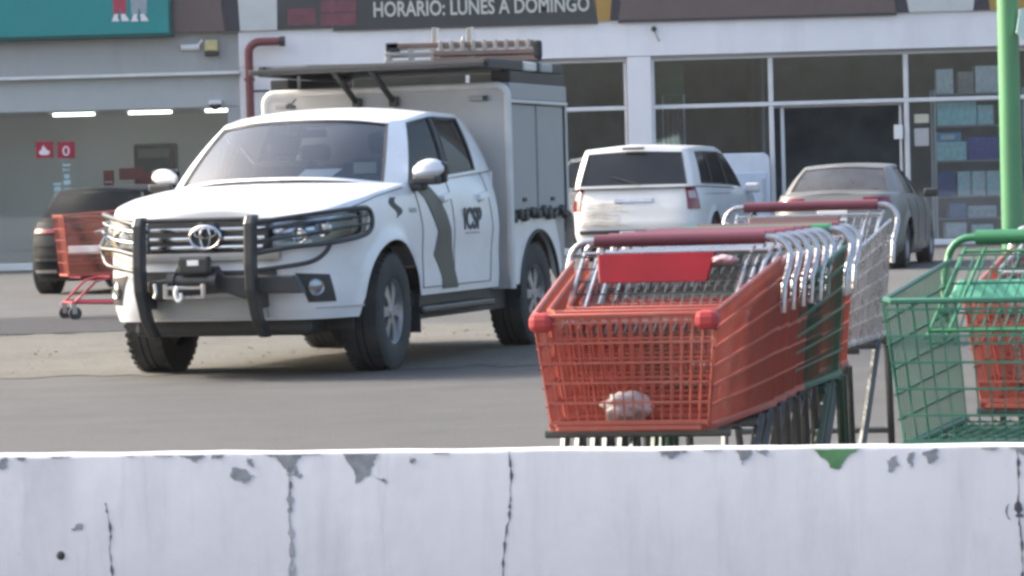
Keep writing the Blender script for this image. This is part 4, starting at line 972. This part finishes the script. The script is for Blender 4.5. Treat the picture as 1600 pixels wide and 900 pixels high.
# roof rack slab, supports, struts
rk_ = MB(); rk_.bbox((-3.74, -.80, 2.075), (-1.97, .90, 2.115)); rk_.bbox((-3.74, -.84, 2.05), (-1.95, -.79, 2.125)); rk_.bbox((-3.74, .90, 2.05), (-1.95, .95, 2.125)); rk_.bbox((-1.98, -.90, 2.06), (-1.92, .93, 2.10))
rk_.build('roof_rack', M['black'], TRUCK, bevel=.008)
for y in (-.82, -.74, .88):
    for x in (-2.5, -3.6): MB().tube([(x, y, BT - .03), (x, y, 2.07)], .014, 6).build('rack_post', M['steel'] if y < 0 else M['black'], TRUCK)
for sd in (1, -1): MB().bbox((BX1, sd*.80, BT - .01), (BX0 - .1, sd*.95, 2.045)).build('rack_side_rail', M['black'], TRUCK, bevel=.01)
for y in (-.24, .05):
    MB().tube([(BX0 + .03, y + .03, 1.85), (-2.02, y - .03, 2.07)], .024, 8).build('rack_strut', M['black_satin'], TRUCK); MB().box((BX0 + .025, y + .035, 1.845), (.05, .07, .07)).build('strut_foot', M['black_satin'], TRUCK, bevel=.01)
for k, x in enumerate((-2.75, -3.15)):
    MB().bbox((x, .84, 2.05), (x - .28, .97, 2.12)).build('rack_bracket', M['box_door'] if k else M['trim_light'], TRUCK, bevel=.015)
# windshield papers
def t2w(x, y, z): return TRUCK.matrix_world @ Vector((x, y, z))
bpy.context.view_layer.update()
def on_truck(name, mb, m, label, cat):
    o = mb.build(name, m); o.location = TRUCK.location; o.rotation_euler = TRUCK.rotation_euler; return tag(o, label, cat)
pp = [(-.40, .08, 1.296), (-.38, .34, 1.296), (-.47, .38, 1.345), (-.49, .10, 1.345)]
on_truck('paper_sheet', MB().add(pp + [(x, y, z - .003) for x, y, z in pp], [(0,1,2,3), (7,6,5,4), (0,4,5,1), (1,5,6,2), (2,6,7,3), (3,7,4,0)]), M['paper'], 'white sheet of paper lying on the pickup dashboard behind the windshield', 'paper')
on_truck('card', MB().box((-.46, .55, 1.345), (.012, .16, .075)), M['cream'], 'cream card propped in the corner of the pickup windshield', 'card')
# ladder on the rack
ld_ = Vector((math.cos(TH), -math.sin(TH), 0))
LP = TRUCK.matrix_world @ Vector((-3.0, .0, 2.14))
lad = thing('folded_ladder', 'folded aluminium and faded red stepladder lying across the pickup roof rack', 'ladder', LP, 0)
fg = mat('faded_fibreglass', lin(138, 112, 102), .75, var=.15, scale=8, dirt=.4, dirtcol=(.30, .28, .25)); alu = mat('dull_aluminium', (.42, .40, .37), .55, metal=.1, var=.15, scale=8)
L0, L1 = at(602, 90, LP.y).x - LP.x, at(846, 90, LP.y).x - LP.x
md = lerp(L0, L1, .36)
for yy in (-.18, .18):
    for z0, z1 in ((.0, .028), (.062, .088)): MB().bbox((L0, yy - .022, z0), (md, yy + .022, z1)).build('lower_rail', alu, lad, bevel=.006)
    for z0, z1 in ((-.004, .040), (.050, .090)): MB().bbox((md - .06, yy - .034, z0), (L1 - .03, yy + .034, z1)).build('upper_rail', fg, lad, bevel=.008)
    MB().bbox((L0 + .02, yy - .02, .115), (L1 - .05, yy + .02, .155)).build('side_rail', alu if yy > 0 else fg, lad, bevel=.008)
    MB().bbox((L1 - .06, yy - .045, .01), (L1 + .005, yy + .045, .15)).build('rubber_foot', M['black'], lad, bevel=.02)
    for k in range(3): x = lerp(L0 + .03, md - .06, k/2); MB().bbox((x - .018, yy - .018, .028), (x + .018, yy + .018, .115)).build('end_plate', alu, lad, bevel=.005)
MB().bbox((L0 + .01, -.20, .09), (L0 + .11, .20, .16)).build('end_cap', M['black'], lad, bevel=.01)
for k in range(9):
    x = lerp(md, L1 - .10, k/8); MB().bbox((x - .016, -.215, .085), (x + .016, .15, .165)).build('rung', alu, lad, bevel=.005)
for px in (681, 735):
    x = at(px, 60, LP.y).x - LP.x; MB().bbox((x - .028, -.05, .0), (x + .004, -.02, .275 if px == 681 else .262)).build('upright_bracket', alu, lad, bevel=.004); MB().bbox((x + .004, -.05, .0), (x + .028, -.012, .27)).build('upright_bracket', M['trim_light'], lad, bevel=.004)
MB().tube([(at(723, 60, LP.y).x - LP.x, -.03, .15), (at(724, 60, LP.y).x - LP.x, -.03, .20)], .012).build('peg', alu, lad)

# ------------------------------------------------------------------ other vehicles
def plain_inset(tuck=.06, shoulder=.07, nose=.10):
    def f(v, nx, x):
        sd = shoulder*max(0, (v - .65)/.35)**2 + .05*max(0, (.22 - v)/.22)**2 - .01*math.exp(-((v - .6)/.1)**2)
        fr = nose*max(0, (v - .55)/.45)**1.6 + tuck*max(0, (.3 - v)/.3)**2 - .03*math.exp(-((v - .35)/.12)**2)
        return lerp(sd, fr, min(1, abs(nx))**1.5)
    return f
def car_body(T, SH, paint, deck_f=None, deck_r=None, crown=.05):
    m, L = SH.body(0, SH.len, 14, .05); obs = [m.build('body', paint, T)]
    e = [c[-1] for c in L]
    if deck_f is not None: obs.append(deck([p for p in e if p.x > deck_f], crown, 10).build('hood', paint, T))
    if deck_r is not None: obs.append(deck([p for p in e if p.x < deck_r], crown, 10).build('trunk_lid', paint, T))
    blend_normals(obs, (-1.6, 1.4, .65))
def car_wheels(T, xs, y, Rt, w, Rr, spokes=7, rim=None):
    for x in xs:
        for sd in (1, -1): wheel(T, x, sd*y, Rt, Rt, w, Rr, sd, spokes, rim)
def heading(dx, dy): return math.atan2(dy, dx)

# white minivan, seen from behind
vp = on_ground(985, 400); VD = 51.0; vx = at(995, 300, VD).x
h = Vector((math.sin(R(15.5)), math.cos(R(15.5)), 0))
VSC = 1.10
VAN = thing('minivan', 'white minivan with large dark rear window parked facing the shop', 'minivan', Vector((vx, VD, 0)) + h*2.45, heading(h.x, h.y))
VS = Shell(2.55, -2.5, .985, 4.5, .28, 1.15, plain_inset(.05, .06, .12), [(1.55, .34, .42), (-1.5, .34, .42)], lambda x: interp([(-2.6, 1.15), (1.0, 1.08), (2.0, .98), (2.6, .80)], x), nr=9)
VAN.scale = (VSC, VSC, 1.03)
car_body(VAN, VS, M['white_van'], 1.2, None)
vb = [(1.65, 0, 1.08), (1.55, .5, 1.08), (1.25, .86, 1.07), (.95, .92, 1.08), (-.15, .93, 1.12), (-.25, .93, 1.12), (-1.25, .93, 1.14), (-1.35, .93, 1.14), (-2.12, .93, 1.15), (-2.40, .88, 1.15), (-2.44, .80, 1.15), (-2.46, 0, 1.15)]
vt = [(.50, 0, 1.75), (.45, .4, 1.74), (.35, .66, 1.71), (.22, .73, 1.715), (-.35, .77, 1.765), (-.45, .77, 1.77), (-1.3, .785, 1.77), (-1.4, .785, 1.77), (-1.98, .78, 1.755), (-2.2, .75, 1.74), (-2.24, .68, 1.75), (-2.28, 0, 1.78)]
greenhouse(VAN, vb, vt, 'ggbgkgkgbbg', M['white_van'], M['darkglass'], (.06, .88), .05, .02, gname={0: 'windshield', 1: 'windshield', 3: 'side_window', 5: 'side_window', 7: 'side_window', 10: 'rear_window'})
under(VAN, 1.9, -2.0, .88, .2, .5, [(1.55, .34, .41), (-1.5, .34, .41)], .5); car_wheels(VAN, (1.55, -1.5), .86, .335, .22, .21, 7, M['chrome_bar'])
Ls = VS.len
for sd in (1, -1):
    sA = VS.s_at_x(-2.30)
    tl = VS.patch(lambda u, v: (lerp(sA - .03, Ls - .80 + .0, u), lerp(.80, 1.16, v)), 6, 6, .012, sd).build('taillight', M['taillight'], VAN, smooth=40)
    VS.patch(lambda u, v: (lerp(sA + .03, Ls - .84, u), lerp(.97, 1.08, v)), 4, 3, .018, sd).build('reverse_lens', M['tail_clear'], tl)
    MB().box((1.05, sd*1.06, 1.10), (.12, .22, .16)).build('side_mirror', M['black'] if sd > 0 else M['white_van'], VAN, bevel=.04)
    VS.patch(lambda u, v: (lerp(VS.s_at_x(-.2), VS.s_at_x(-2.0), u), lerp(1.02, 1.028, v)), 8, 1, .004, sd).build('door_rail', M['black'], VAN)
VS.patch(lambda u, v: (lerp(Ls - .28, Ls, u), lerp(.93, .985, v)), 4, 2, .03).build('plate_garnish', M['steel'], VAN); VS.patch(lambda u, v: (lerp(Ls - .28, Ls, u), lerp(.93, .985, v)), 4, 2, .03, -1).build('plate_garnish', M['steel'], VAN)
M['tan_reflection'] = mat('painted_tan_reflection', (.58, .52, .44), .8, var=.3, scale=8, dirt=.9, dirtcol=(.62, .60, .57), dscale=5)  # tan reflection on the tailgate, painted as irregular streaks
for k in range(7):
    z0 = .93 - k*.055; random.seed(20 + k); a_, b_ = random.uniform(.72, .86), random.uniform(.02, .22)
    VS.patch(lambda u, v: (lerp(Ls - a_, Ls - b_, u), z0 - .035 + .04*v*(1 - .6*abs(2*u - 1)) + .01*math.sin(u*9 + k)), 12, 2, .004 + .0005*k).build('reflection_streak', M['tan_reflection'], VAN)
pl = MB().bbox((-2.53, -.2, .40), (-2.50, .2, .50)).build('number_plate', M['paper'], VAN, bevel=.005)
for sd in (1, -1): VS.patch(lambda u, v: (lerp(Ls - .8, Ls, u), lerp(.44, .50, v)), 6, 2, .02, sd).build('bumper_step', M['black'], VAN)
MB().bbox((-2.42, -.16, 1.735), (-2.33, .16, 1.77)).build('brake_lamp', M['black'], VAN, bevel=.015)
MB().tube([(-2.52, -.12, 1.19), (-2.46, .30, 1.32)], .012, 5).build('rear_wiper', M['black'], VAN)

# silver sedan, seen from behind
SD = 42.3; sx = at(1300, 300, SD).x; h = Vector((math.sin(R(14.5)), math.cos(R(14.5)), 0))
SED = thing('sedan', 'dusty silver sedan parked in front of the shop doorway, seen from behind', 'car', Vector((sx, SD, 0)) + h*2.2, heading(h.x, h.y))
SS = Shell(2.2, -2.2, .88, 4.0, .22, 1.0, plain_inset(.07, .07, .12), [(1.35, .31, .38), (-1.25, .31, .38)], lambda x: interp([(-2.3, 1.0), (-1.5, 1.02), (0, .96), (1.2, .92), (2.2, .72)], x), nr=6)
car_body(SED, SS, M['silver'], .75, -1.35, .03)
sb = [(1.15, 0, .96), (1.05, .5, .95), (.80, .78, .94), (.60, .81, .945), (-.15, .815, .97), (-.22, .815, .97), (-.95, .81, 1.0), (-1.35, .78, 1.01), (-1.62, .66, 1.03), (-1.70, 0, 1.05)]
stp = [(.10, 0, 1.40), (.05, .35, 1.395), (-.02, .55, 1.375), (-.08, .58, 1.38), (-.30, .595, 1.405), (-.36, .595, 1.405), (-.75, .585, 1.39), (-.92, .565, 1.375), (-.98, .52, 1.375), (-1.05, 0, 1.41)]
greenhouse(SED, sb, stp, 'ggbgkgbbg', M['silver'], M['dustglass'], (.05, .90), .03, .02, gname={0: 'windshield', 1: 'windshield', 3: 'side_window', 5: 'side_window', 8: 'rear_window'})
under(SED, 1.7, -1.8, .78, .17, .4, [(1.35, .31, .37), (-1.25, .31, .37)], .45); car_wheels(SED, (1.35, -1.25), .76, .315, .205, .2, 7)
Ls2 = SS.len
for sd in (1, -1):
    tl = SS.patch(lambda u, v: (lerp(SS.s_at_x(-1.98), Ls2 - .40, u), lerp(.80 + .05*u, .97, v)), 8, 4, .01, sd).build('taillight', M['taillight'], SED, smooth=40)
    SS.patch(lambda u, v: (lerp(Ls2 - .62, Ls2 - .45, u), lerp(.86, .93, v)), 4, 2, .016, sd).build('reverse_lens', M['tail_clear'] if sd < 0 else M['amber'], tl)
    SS.patch(lambda u, v: (lerp(Ls2 - .75, Ls2, u), lerp(.23, .36, v)), 8, 3, .012, sd).build('lower_bumper', M['black'], SED, smooth=40)
    SS.patch(lambda u, v: (lerp(Ls2 - .27, Ls2, u), lerp(.86, .885, v)), 4, 1, .02, sd).build('trunk_trim', M['chrome'], SED)
    MB().box((.62, sd*.96, 1.0), (.1, .2, .12)).build('side_mirror', M['black'], SED, bevel=.03)
    SS.patch(lambda u, v: (lerp(Ls2 - .72, Ls2 - .62, u), lerp(.50, .60, v)), 3, 2, .008, sd).build('rear_reflector', M['taillight'], SED)
    for x in (.55, -.25, -1.0): MB().tube(SS.line([(SS.s_at_x(x), .93), (SS.s_at_x(x), .32)], .001, sd), .006, 4).build('door_seam', M['black'], SED)
MB().bbox((-2.235, -.2, .66), (-2.20, .2, .80)).build('number_plate', M['paper'], SED, bevel=.005)

# black car at the left
BD = 41.0; bxx = at(136, 400, BD).x; h = Vector((math.sin(R(13)), math.cos(R(13)), 0))
BLK = thing('hatchback', 'black car with slim red taillight parked by the bank, half hidden by the orange cart', 'car', Vector((bxx, BD, 0)) + h*2.15, heading(h.x, h.y))
BLK.scale = (1, 1.08, .955)
BS = Shell(2.15, -2.15, .89, 4.0, .24, 1.02, plain_inset(.10, .06, .10), [(1.3, .33, .40), (-1.3, .33, .40)], lambda x: interp([(-2.3, 1.02), (0, .98), (1.2, .94), (2.2, .74)], x), nr=5)
car_body(BLK, BS, M['black_paint'], .75, -1.5, .03)
bb_ = [(1.15, 0, .98), (1.05, .5, .97), (.80, .78, .96), (.60, .82, .965), (-.15, .825, .99), (-.22, .825, .99), (-1.1, .82, 1.01), (-1.5, .78, 1.02), (-1.88, .66, 1.02), (-1.95, 0, 1.03)]
bt_ = [(.10, 0, 1.44), (.05, .35, 1.435), (-.02, .57, 1.415), (-.08, .60, 1.42), (-.30, .615, 1.445), (-.36, .615, 1.445), (-1.05, .61, 1.43), (-1.45, .585, 1.40), (-1.55, .52, 1.40), (-1.65, 0, 1.43)]
greenhouse(BLK, bb_, bt_, 'ggbgkgbbg', M['black_paint'], mat('black_car_glass', (.010, .012, .013), .25, spec=.12), (.05, .90), .03, .02, gname={0: 'windshield', 1: 'windshield', 3: 'side_window', 5: 'side_window', 8: 'rear_window'})
under(BLK, 1.7, -1.75, .78, .18, .42, [(1.3, .33, .39), (-1.3, .33, .39)], .45); car_wheels(BLK, (1.3, -1.3), .78, .33, .215, .22, 7)
Lb = BS.len
for sd in (1, -1):
    BS.patch(lambda u, v: (lerp(BS.s_at_x(-1.95), Lb - .25, u), lerp(.84, .90, v)), 8, 3, .012, sd).build('taillight', M['taillight'], BLK, smooth=40)
    BS.patch(lambda u, v: (lerp(Lb - .78, Lb - .05, u), lerp(.905, .99, v)), 8, 3, .010, sd).build('trunk_edge', mat('grey_car_trim', (.030, .032, .035), .6, spec=.1), BLK, smooth=40)
    BS.patch(lambda u, v: (lerp(Lb - .80, Lb - .08, u), lerp(.66, .80, v)), 8, 3, .010, sd).build('trunk_panel', mat('grey_car_panel', (.028, .030, .034), .6, spec=.1), BLK, smooth=40)
    BS.patch(lambda u, v: (lerp(Lb - .7, Lb - .05, u), lerp(.46, .50, v)), 6, 1, .02, sd).build('bumper_strip', M['black'], BLK)
    BS.patch(lambda u, v: (lerp(Lb - .78, Lb - .4, u), lerp(.30, .34, v)), 6, 1, .02, sd).build('exhaust_trim', M['steel'], BLK)
    MB().box((.62, sd*.98, 1.02), (.1, .2, .12)).build('side_mirror', M['black_paint'], BLK, bevel=.03)
MB().bbox((-2.19, -.22, .55), (-2.15, .22, .66)).build('number_plate', M['paper'], BLK, bevel=.005)

# ------------------------------------------------------------------ shopping carts (origin under the handle, nose towards +y)
def hw(y): return lerp(.262, .207, (y - .06)/.79)           # half width of the basket
def rimz(y): return lerp(.965, .862, max(0, (y - .08)/.77))
BZ = .605
def cart(label, wire_m, frame_m, grip_m, chassis_m, flap=None, cap=None, group=None, name='shopping_cart', BZ=.605, rn=.862, rb=.965, dens=1., wide=False):
    rimz = lambda y: lerp(rb, rn, max(0, (y - .08)/.77)); lb = BZ - .02
    T = thing(name, label, 'shopping cart', (0, 0, 0), 0, group)
    r = .0024 if dens > .9 else .0019
    inw = lambda y, z: hw(y) - .028*(1 - (z - BZ)/(rimz(y) - BZ))
    # nose
    m = MB(); y1 = .85
    yn = lambda z: y1 - .05*(rimz(y1) - z)/(rn - BZ)
    NN = int(18*dens)
    for k in range(NN):
        t = lerp(-1, 1, k/(NN - 1)); m.wire((t*inw(y1, BZ), yn(BZ), BZ), (t*inw(y1, rimz(y1)), yn(rimz(y1)), rimz(y1)), r)
    for k, z in enumerate([lerp(BZ + .012, rn - .017, q/5) for q in range(6)]): m.wire((-inw(y1, z), yn(z) + .004, z), (inw(y1, z), yn(z) + .004, z), .0034 if k else .006)
    m.build('nose_panel', wire_m, T)
    for sd in (-1, 1):
        m = MB(); N = int(36*dens)
        for k in range(N + 1):
            y = lerp(.07, .845, k/N); m.wire((sd*inw(y, BZ), min(y, yn(BZ)), BZ), (sd*inw(y, rimz(y)), y, rimz(y)), r)
        for q in range(6):
            t = (q + .15)/6; P = []
            for y in (.07, .46, .84): z = lerp(BZ, rimz(y), t); P.append((sd*(inw(y, z) + .003), min(y, yn(z)), z))
            m.tube(P, .0032, 4, caps=False)
        m.build('side_panel', wire_m, T)
    m = MB()
    for k in range(15):
        t = lerp(-1, 1, k/14); m.wire((t*inw(.07, BZ), .07, BZ), (t*inw(.8, BZ), yn(BZ), BZ), r)
    for k in range(8):
        y = lerp(.08, .78, k/7); m.wire((-inw(y, BZ), y, BZ - .004), (inw(y, BZ), y, BZ - .004), .0032)
    m.build('base_panel', wire_m, T)
    # rim: round rod on top edge, with a bottom rod
    rim = [(-hw(.07), .07, rimz(.07)), (-hw(.45), .45, rimz(.45)), (-hw(.82), .82, rimz(.82)), (-hw(.85) + .02, .853, rimz(.85)), (hw(.85) - .02, .853, rimz(.85)), (hw(.82), .82, rimz(.82)), (hw(.45), .45, rimz(.45)), (hw(.07), .07, rimz(.07))]
    m = MB().tube(rim, .0058, 6); b = [(-inw(.07, BZ), .07, BZ), (-inw(.78, BZ), .775, BZ), (-inw(.8, BZ) + .02, yn(BZ) + .004, BZ), (inw(.8, BZ) - .02, yn(BZ) + .004, BZ), (inw(.78, BZ), .775, BZ), (inw(.07, BZ), .07, BZ)]
    m.tube(b, .009, 6); m.build('rim', wire_m, T, smooth=50)
    if cap:
        for sd in (-1, 1): MB().bbox((sd*(hw(.85) + .008), .81, rimz(.85) - .036), (sd*(hw(.85) - .045), .868, rimz(.85) + .007)).build('corner_cap', cap, T, bevel=.014)
    # folded rear gate and child seat
    m = MB(); a0, a1 = (.10, .975), (.45, .80)
    for k in range(19):
        x = lerp(-.225, .225, k/18); m.wire((x, a0[0], a0[1]), (x*.93, a1[0], a1[1]), .0022)
    for k in range(7):
        t = k/6; m.wire((-.235 + .016*t, lerp(a0[0], a1[0], t), lerp(a0[1], a1[1], t) + .003), (.235 - .016*t, lerp(a0[0], a1[0], t), lerp(a0[1], a1[1], t) + .003), .003)
    m.build('rear_gate', M['dull_steel'] if wire_m is M['orange'] else wire_m, T)
    m = MB()
    for x in (-.235, -.19, .19, .235): m.tube([(x, .03, .992), (x*.97, .14, .955), (x*.93, .46, .815)], .0052 if dens > .9 else .004, 5)
    m.tube([(-.22, .44, .83), (.22, .44, .83)], .005, 5); m.tube([(-.235, .05, .985), (.235, .05, .985)], .004, 5)
    m.build('child_seat', frame_m, T, smooth=50)
    if flap: 
        fl = MB().prism([(-.135, .925), (.135, .925), (.148, .995), (-.148, .995)], .012, lambda a, q, t: (a + .035, .185 - .9*(q - .96) + t, q - .01)) if not wide else MB().prism([(-.24, .885), (.24, .885), (.225, .925), (-.225, .925)], .012, lambda a, q, t: (a, .16 - .8*(q - .9) + t, q)); fl.build('seat_flap', flap, T, bevel=.005)
    # handle
    P = [(-.266, .10, .83), (-.270, .095, .90), (-.278, .05, .945)] + [(-.278 + .05 - .05*math.cos(a), .02 - .01*math.sin(a), .965 + .05*math.sin(a)) for a in [k*math.pi/12 for k in range(7)]]
    P = P + [(-x, y, z) for x, y, z in P[::-1]]
    MB().tube(P, .0085, 8).build('handle_tube', frame_m, T, smooth=60)
    MB().tube([(-.215, .01, 1.015), (.215, .01, 1.015)], .0165, 10).build('handle_grip', grip_m, T, smooth=50)
    # chassis
    m = MB()
    for sd in (-1, 1):
        m.tube([(sd*.245, .12, BZ - .005), (sd*.245, .06, .30), (sd*.24, -.02, .145), (sd*.235, .2, .14), (sd*.19, .78, .165)], .0125, 6)
        m.tube([(sd*.235, .34, lb + .01), (sd*.215, .56, .36), (sd*.195, .76, .17)], .0125, 6)
    for y, z, w in ((.12, lb, .25), (.42, lb, .24), (.70, lb, .215), (.06, .30, .245), (.78, .165, .19)): m.tube([(-w, y, z), (w, y, z)], .010, 6)
    m.build('chassis', chassis_m, T, smooth=50)
    m = MB()
    for k in range(9): x = lerp(-.2, .2, k/8); m.wire((x*1.1, .0, .16), (x*.9, .76, .185), .003)
    for y in (.1, .4, .7): m.wire((-.22, y, .165), (.22, y, .165), .0035)
    m.build('lower_rack', chassis_m, T)
    for x, y in ((-.235, -.02), (.235, -.02), (-.19, .78), (.19, .78)):
        w = MB().lathe([(0, -.016), (.05, -.016), (.062, -.010), (.062, .010), (.05, .016), (0, .016)], 16, 'X', (0, 0, 0)).build('wheel', M['castor'], T, smooth=40, loc=(x, y - .02, .063))
        f = MB(); f.bbox((-.026, -.012, -.005), (-.019, .03, .085)); f.bbox((.019, -.012, -.005), (.026, .03, .085)); f.bbox((-.026, -.005, .078), (.026, .04, .088)); f.build('fork', M['steel'], w)
    return T
def put(T, x, y, a, label=None, sc_=1.):
    T.location = (x, y, 0); T.rotation_euler = (0, 0, a)
    if label: T['label'] = label
    return T
G1 = 'shopping carts nested in the middle row'
H0 = Vector((.424, 8.0, 0)); RD = Vector((.207, .978, 0)); RA = R(168)
c_or = cart('orange cart with red flap at the front of the nested row, white bag inside', M['orange'], M['chrome_bar'], M['maroon'], M['dull_steel'], M['red_plastic'], M['orange_cap'], G1)
put(c_or, H0.x, H0.y, RA)
ords = ['second orange cart, nested directly behind the frontmost one with the red flap', 'third orange cart counting from the front of the middle nested row', 'fourth orange cart counting from the front of the middle nested row', 'fifth orange cart counting from the front of the middle nested row', 'sixth orange cart of the middle row, last one before the green carts']
c_or2 = None
for k, s in enumerate((.20, .40, .60, .79, .97)):
    c = copy_tree(c_or)
    for ch in list(c.children):
        if ch.name.startswith(('seat_flap', 'corner_cap')): bpy.data.objects.remove(ch)
    p = H0 + RD*s; put(c, p.x, p.y, RA + random.uniform(-.012, .012), ords[k])
c_gr = cart('green wire cart nested in the middle row just behind the orange carts', M['green'], M['chrome_bar'], M['green_grip'], M['chassis_green'], None, None, G1, dens=.62)
p = H0 + RD*1.13 + Vector((.035, 0, 0)); put(c_gr, p.x, p.y, RA)
c = copy_tree(c_gr); p = H0 + RD*1.25 + Vector((.03, 0, 0)); put(c, p.x, p.y, RA + .01, 'rearmost green cart of the middle row, in front of the lone orange one')
c = copy_tree(c_or)
for ch in list(c.children):
    if ch.name.startswith(('seat_flap', 'corner_cap')): bpy.data.objects.remove(ch)
p = H0 + RD*1.72; put(c, p.x, p.y, RA, 'lone orange cart standing apart between the green carts and the chrome cart')
c_ch = cart('chrome wire cart with a long maroon handle, rearmost of the middle row', M['chrome_bar'], M['chrome_bar'], M['maroon'], M['dull_steel'], mat('brown_flap', lin(84, 66, 66), .6), None, G1)
p = H0 + RD*2.86; put(c_ch, p.x, p.y, RA); c_ch.scale = (1.05, 1.05, 1.055)
# right-hand row
G2 = 'shopping carts nested at the right edge'
RB = R(158.3); RD2 = Vector((.37, .93, 0)); H2 = Vector((1.235, 7.02, 0))
c_g2 = cart('green wire cart with a mint flap, nearest cart at the right edge', M['green'], M['green_grip'], M['green_grip'], M['chassis_green'], M['mint'], None, G2, BZ=.615, rn=.908, rb=.965, dens=.85, wide=True)
put(c_g2, H2.x, H2.y, RB)
H3 = Vector((1.575, 8.29, 0))
for k, s in enumerate((0, .22)):
    c = copy_tree(c_or)
    for ch in list(c.children):
        if ch.name.startswith(('seat_flap', 'corner_cap')): bpy.data.objects.remove(ch)
    c['group'] = G2; p = H3 + RD2*s; put(c, p.x, p.y, RB, ['orange cart behind the green cart with the mint flap at the right edge', 'second orange cart behind the mint flap cart at the right edge'][k])
c = copy_tree(c_ch); c['group'] = G2; p = H3 + RD2*.44; put(c, p.x, p.y, RB, 'chrome cart nested at the back of the right edge row, before the green pole')
# loose orange cart by the black car
c_l = cart('loose orange cart with faded red legs beside the black car at the left', M['orange'], M['chrome_bar'], M['maroon'], M['pink_chassis'], None, None, BZ=.42, rn=.99, rb=1.03)
put(c_l, -3.69, 32.5, R(111.7)); c_l.scale = (1.08, 1.08, 1.06)
def crumple(name, label, cat, loc, d, m, seed, rz=0.):
    random.seed(seed); bm = bmesh.new(); bmesh.ops.create_icosphere(bm, subdivisions=4, radius=1)
    ph = [random.uniform(0, 6) for _ in range(9)]
    for v in bm.verts:
        p = v.co.copy(); k = 1 + .10*math.sin(5*p.x + ph[0])*math.sin(4*p.y + ph[1]) + .07*math.sin(9*p.z + ph[2] + 5*p.x) + random.uniform(-.05, .05)
        nz = mnoise.noise(p*2.3 + Vector((seed, 0, 0)))*.25 + .5*abs(mnoise.noise(p*3 + Vector((0, seed, 0))))*.35 + abs(mnoise.noise(p*9))*.10 - .08
        k = .9 + nz; v.co = Vector((p.x*d[0]*k, p.y*d[1]*k, max(p.z*k, -.75)*d[2] + d[2]*.75))
    for f in bm.faces: f.smooth = True
    me = bpy.data.meshes.new(name); bm.to_mesh(me); bm.free(); me.materials.append(m)
    o = bpy.data.objects.new(name, me); COL.objects.link(o); o.location = loc; o.rotation_euler = (0, 0, rz); return tag(o, label, cat)
def in_cart(T, x, y, z): return Matrix.Translation(T.location) @ Matrix.Rotation(T.rotation_euler.z, 4, 'Z') @ Vector((x, y, z))
crumple('plastic_bag', 'crumpled white plastic bag lying in the front orange cart basket', 'bag', in_cart(c_or, .03, .66, .612), (.066, .045, .04), M['bag'], 4, .3)
crumple('plastic_bag', 'small pinkish white bag resting on the folded gate of the front orange cart', 'bag', in_cart(c_or, -.13, .16, .955), (.042, .035, .013), mat('pinkish_bag', lin(180, 150, 156), .6), 9)
crumple('plastic_bag', 'yellow green bag inside the loose orange cart at the left', 'bag', in_cart(c_l, 0, .30, .62), (.16, .14, .22), M['yellowgreen'], 6)
crumple('plastic_bag', 'white bag behind the mint flap of the right edge green cart', 'bag', in_cart(c_g2, -.10, .17, .95), (.10, .05, .04), M['bag'], 12)

# ------------------------------------------------------------------ air
hz = bpy.data.materials.new('haze'); hz.use_nodes = True; n = hz.node_tree.nodes; n.remove(n['Principled BSDF'])
pv = n.new('ShaderNodeVolumePrincipled'); pv.inputs['Density'].default_value = .0002; pv.inputs['Color'].default_value = (.93, .95, 1, 1)
hz.node_tree.links.new(pv.outputs[0], n['Material Output'].inputs['Volume'])
MB().bbox((-402, -252, -1), (402, 502, 7.5)).build('haze', hz, kind='stuff')
